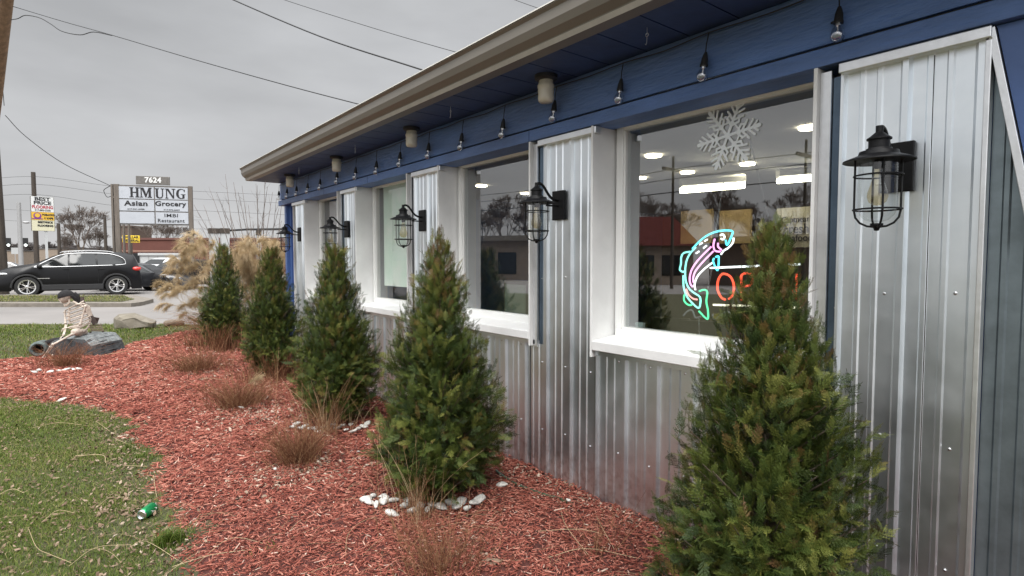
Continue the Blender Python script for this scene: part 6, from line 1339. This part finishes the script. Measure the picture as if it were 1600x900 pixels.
p = D(24, HOR, 90); t = thing('road_sign', 'small white road sign between the weathered pole and the grey pole', 'sign', (p.x, p.y, -.06), -YAW(24)); c = MB(); c.box(-.45, .45, -.03, .03, 2.6, 3.6); c.build('plate', M['sheet_white'], t); c = MB(); c.box(-.05, .05, -.03, .03, 0, 2.6); c.build('post', M['steel_pole'], t)
# ================================================================== WIRES
def wire(label, pts, r, sag=0, group='overhead wires', cat='cable'):
    pts = [Vector(p) for p in pts]
    if len(pts) == 2: a, b = pts; pts = [a.lerp(b, k/16)-ZZ*sag*4*(k/16)*(1-k/16) for k in range(17)]
    else: pts = crv(pts, 6)
    c = MB(); c.tube(pts, r, 5); o = c.build('overhead_wire', M['wire'], None, smooth=True); return tag(o, label, cat, group)
# service drop from the leaning pole to the roof
pA = D(20, 10, 17.2); pM = D(175, 55, 14.8); pB = D(600, 173, 9.5)
wire('black service cable running from the leaning pole to the shop roof', [pA, D(100, 34, 16), pM, D(300, 92, 13), D(450, 134, 11), pB], .010)
wire('slack loop of cable hanging below the service cable by the leaning pole', [D(17, 31, 17.2), D(28, 29, 17), D(40, 24, 16.8), D(62, 28, 16.4), D(80, 38, 16.2), D(97, 49, 16), D(125, 54.5, 15.5), D(146, 50, 15.2), D(175, 55.5, 14.8)], .012)
wire('thick black cable crossing the upper sky to the gutter', [D(330, -18, 14), D(365, 0, 13.5), D(500, 57, 12), D(640, 103, 10.5), D(720, 128, 9.8)], .016)
wire('thin cable crossing the sky above the thick one', [D(400, -18, 16), D(445, 0, 15.5), D(600, 49, 14), D(760, 95, 12.5)], .008)
wire('thin short cable at the top edge above the gutter', [D(770, -16, 16), D(805, 0, 15.5), D(868, 22, 15), D(910, 36, 14.6)], .008)
wire('cable drooping from the weathered pole to the big grocery sign', [D(8, 180, 26), D(40, 213, 26.6), D(100, 256, 28), D(172, 290, 29.8)], .016)
wire('loop of cable hanging beside the top corner of the big grocery sign', [D(173, 290, 29.8), D(163, 296, 29.8), D(163, 301, 29.8), D(168, 308, 29.8), D(177, 304, 29.8), D(178, 297, 29.8)], .018)
pp = 52
for y0, y1, y2 in ((281, 276, 292), (293.5, 288, 304), (308, 304, 322)): wire('faint power line passing the dark pole at the left, height %s' % {281: 'uppermost', 293.5: 'middle', 308: 'lowest'}[y0], [D(-60, y0+3, 50), D(57, y1, pp), D(185, y2, 56), D(310, y2+7, 62), D(500, y2+16, 72)], .014, group='power lines behind the signs')
for y1, y2 in ((330, 341), (347, 355)): wire('faint lower power line behind the rounded tree, %s' % ('upper' if y1 == 330 else 'lower'), [D(-60, y1-6, 60), D(57, y1, 62), D(178, y2, 66), D(330, y2+3, 70)], .013, group='power lines behind the signs')
wire('black guy wire beside the leaning pole at the left edge', [D(5, 100, 25), D(4, 130, 25.5), D(6.5, 165, 26)], .014)
# ================================================================== ACROSS THE STREET (seen mirrored in the windows)
def mir(px, Z, z=0):     # the place whose mirror image in the panes lies under this column
    p = D(px, HOR, Z); return Vector((2*(PW+.23)-p.x, p.y, z))
def mbld(name, label, px0, px1, Z0, Z1, h_, depth, m, rm, cat='building'):
    a, b = mir(px0, Z0), mir(px1, Z1); d = a-b; t = thing(name, label, cat, ((a+b)/2)[:], math.atan2(d.y, d.x)); t.location.z = -.06; w_ = d.length
    c = MB(); c.box(-w_/2, w_/2, 0, depth, 0, h_); c.build('wall', m, t); return t, w_
t, w_ = mbld('tan_storefront', 'long low tan brick storefront mirrored in the second window', 690, 830, 46, 44, 3.1, 9, M['brick_tan'], None)
c = MB(); c.box(-w_/2-.2, w_/2+.2, -.5, 9.2, 3.1, 3.5); c.build('roof', M['concrete'], t)
for k in range(4): c = MB(); c.box(-w_/2+1.1+k*w_/4, -w_/2+2.6+k*w_/4, -.04, .002, .5, 2.2); c.build('window', M['carglass'], t)
t, w_ = mbld('red_roof_house', 'low house with a red gabled roof mirrored in the nearest window', 960, 1085, 36, 36, 2.6, 7, M['brick_tan'], None)
c = MB(); c.prism([(-w_/2-.4, 2.5), (w_/2+.4, 2.5), (w_/2-1.4, 4.3), (-w_/2+1.4, 4.3)], (-.4, 7.2)); c.build('roof', mat('red_roof', (.15, .03, .022), .7), t)
for k in range(3): c = MB(); c.box(-w_/2+.8+k*w_/3, -w_/2+2.0+k*w_/3, -.04, .002, .6, 1.9); c.build('window', M['carglass'], t)
t, w_ = mbld('dark_shop', 'dark low shop mirrored behind the OPEN sign', 1110, 1300, 36, 30, 2.7, 8, mat('dark_brick', (.12, .09, .075), .9), None)
c = MB(); c.box(-w_/2-.2, w_/2+.2, -.4, 8.2, 2.7, 3.0); c.build('roof', M['roof'], t)
for i, (px, Z, h_, k) in enumerate(((700, 62, 8.5, 0), (745, 60, 7.5, 1), (790, 63, 9, 2), (835, 60, 7.5, 0), (590, 70, 8, 1), (640, 66, 8, 2), (985, 44, 7, 0), (1060, 47, 6.5, 1), (1130, 42, 7.2, 2), (1190, 44, 6.2, 0), (1250, 40, 7, 1))):
    p = mir(px, Z); bare_tree('leafless tree mirrored in the nearest window' if px > 900 else 'leafless tree mirrored in the second window', p, h_, k, i*1.3, 1.25, 'trees across the street')
for px, Z in ((1052, 30), (1257, 26), (865, 40)):
    p = mir(px, Z); c = MB(); c.tube([(0, 0, 0), (0, 0, 7)], [.09, .06], 8); c.box(-.9, .9, -.05, .05, 6.2, 6.35); o = c.build('street_pole', M['wood_pole'], None); o.location = p; tag(o, 'wooden power pole mirrored in the %s' % {1052: 'nearest window near its middle', 1257: 'nearest window at its right edge', 865: 'second window'}[px], 'pole', 'poles across the street')
for zz, rr_w in ((6.6, .02), (6.1, .02), (5.4, .03)): wire('%s power line across the street mirrored in the windows' % {6.6: 'uppermost', 6.1: 'middle', 5.4: 'lowest thick'}[zz], [mir(480, 60, zz)-ZZ*0, mir(865, 40, zz), mir(1052, 30, zz-.3), mir(1257, 26, zz-.2), mir(1600, 22, zz)], rr_w, group='power lines across the street')
p = mir(930, 30); make_car('parked_car', 'dark car across the street, mirrored beside the edge of the windows', M['car_grey'], Hh=1.6, loc=(p.x, p.y, -.055), rz=1.2, detail=False, group='cars in the far lots')
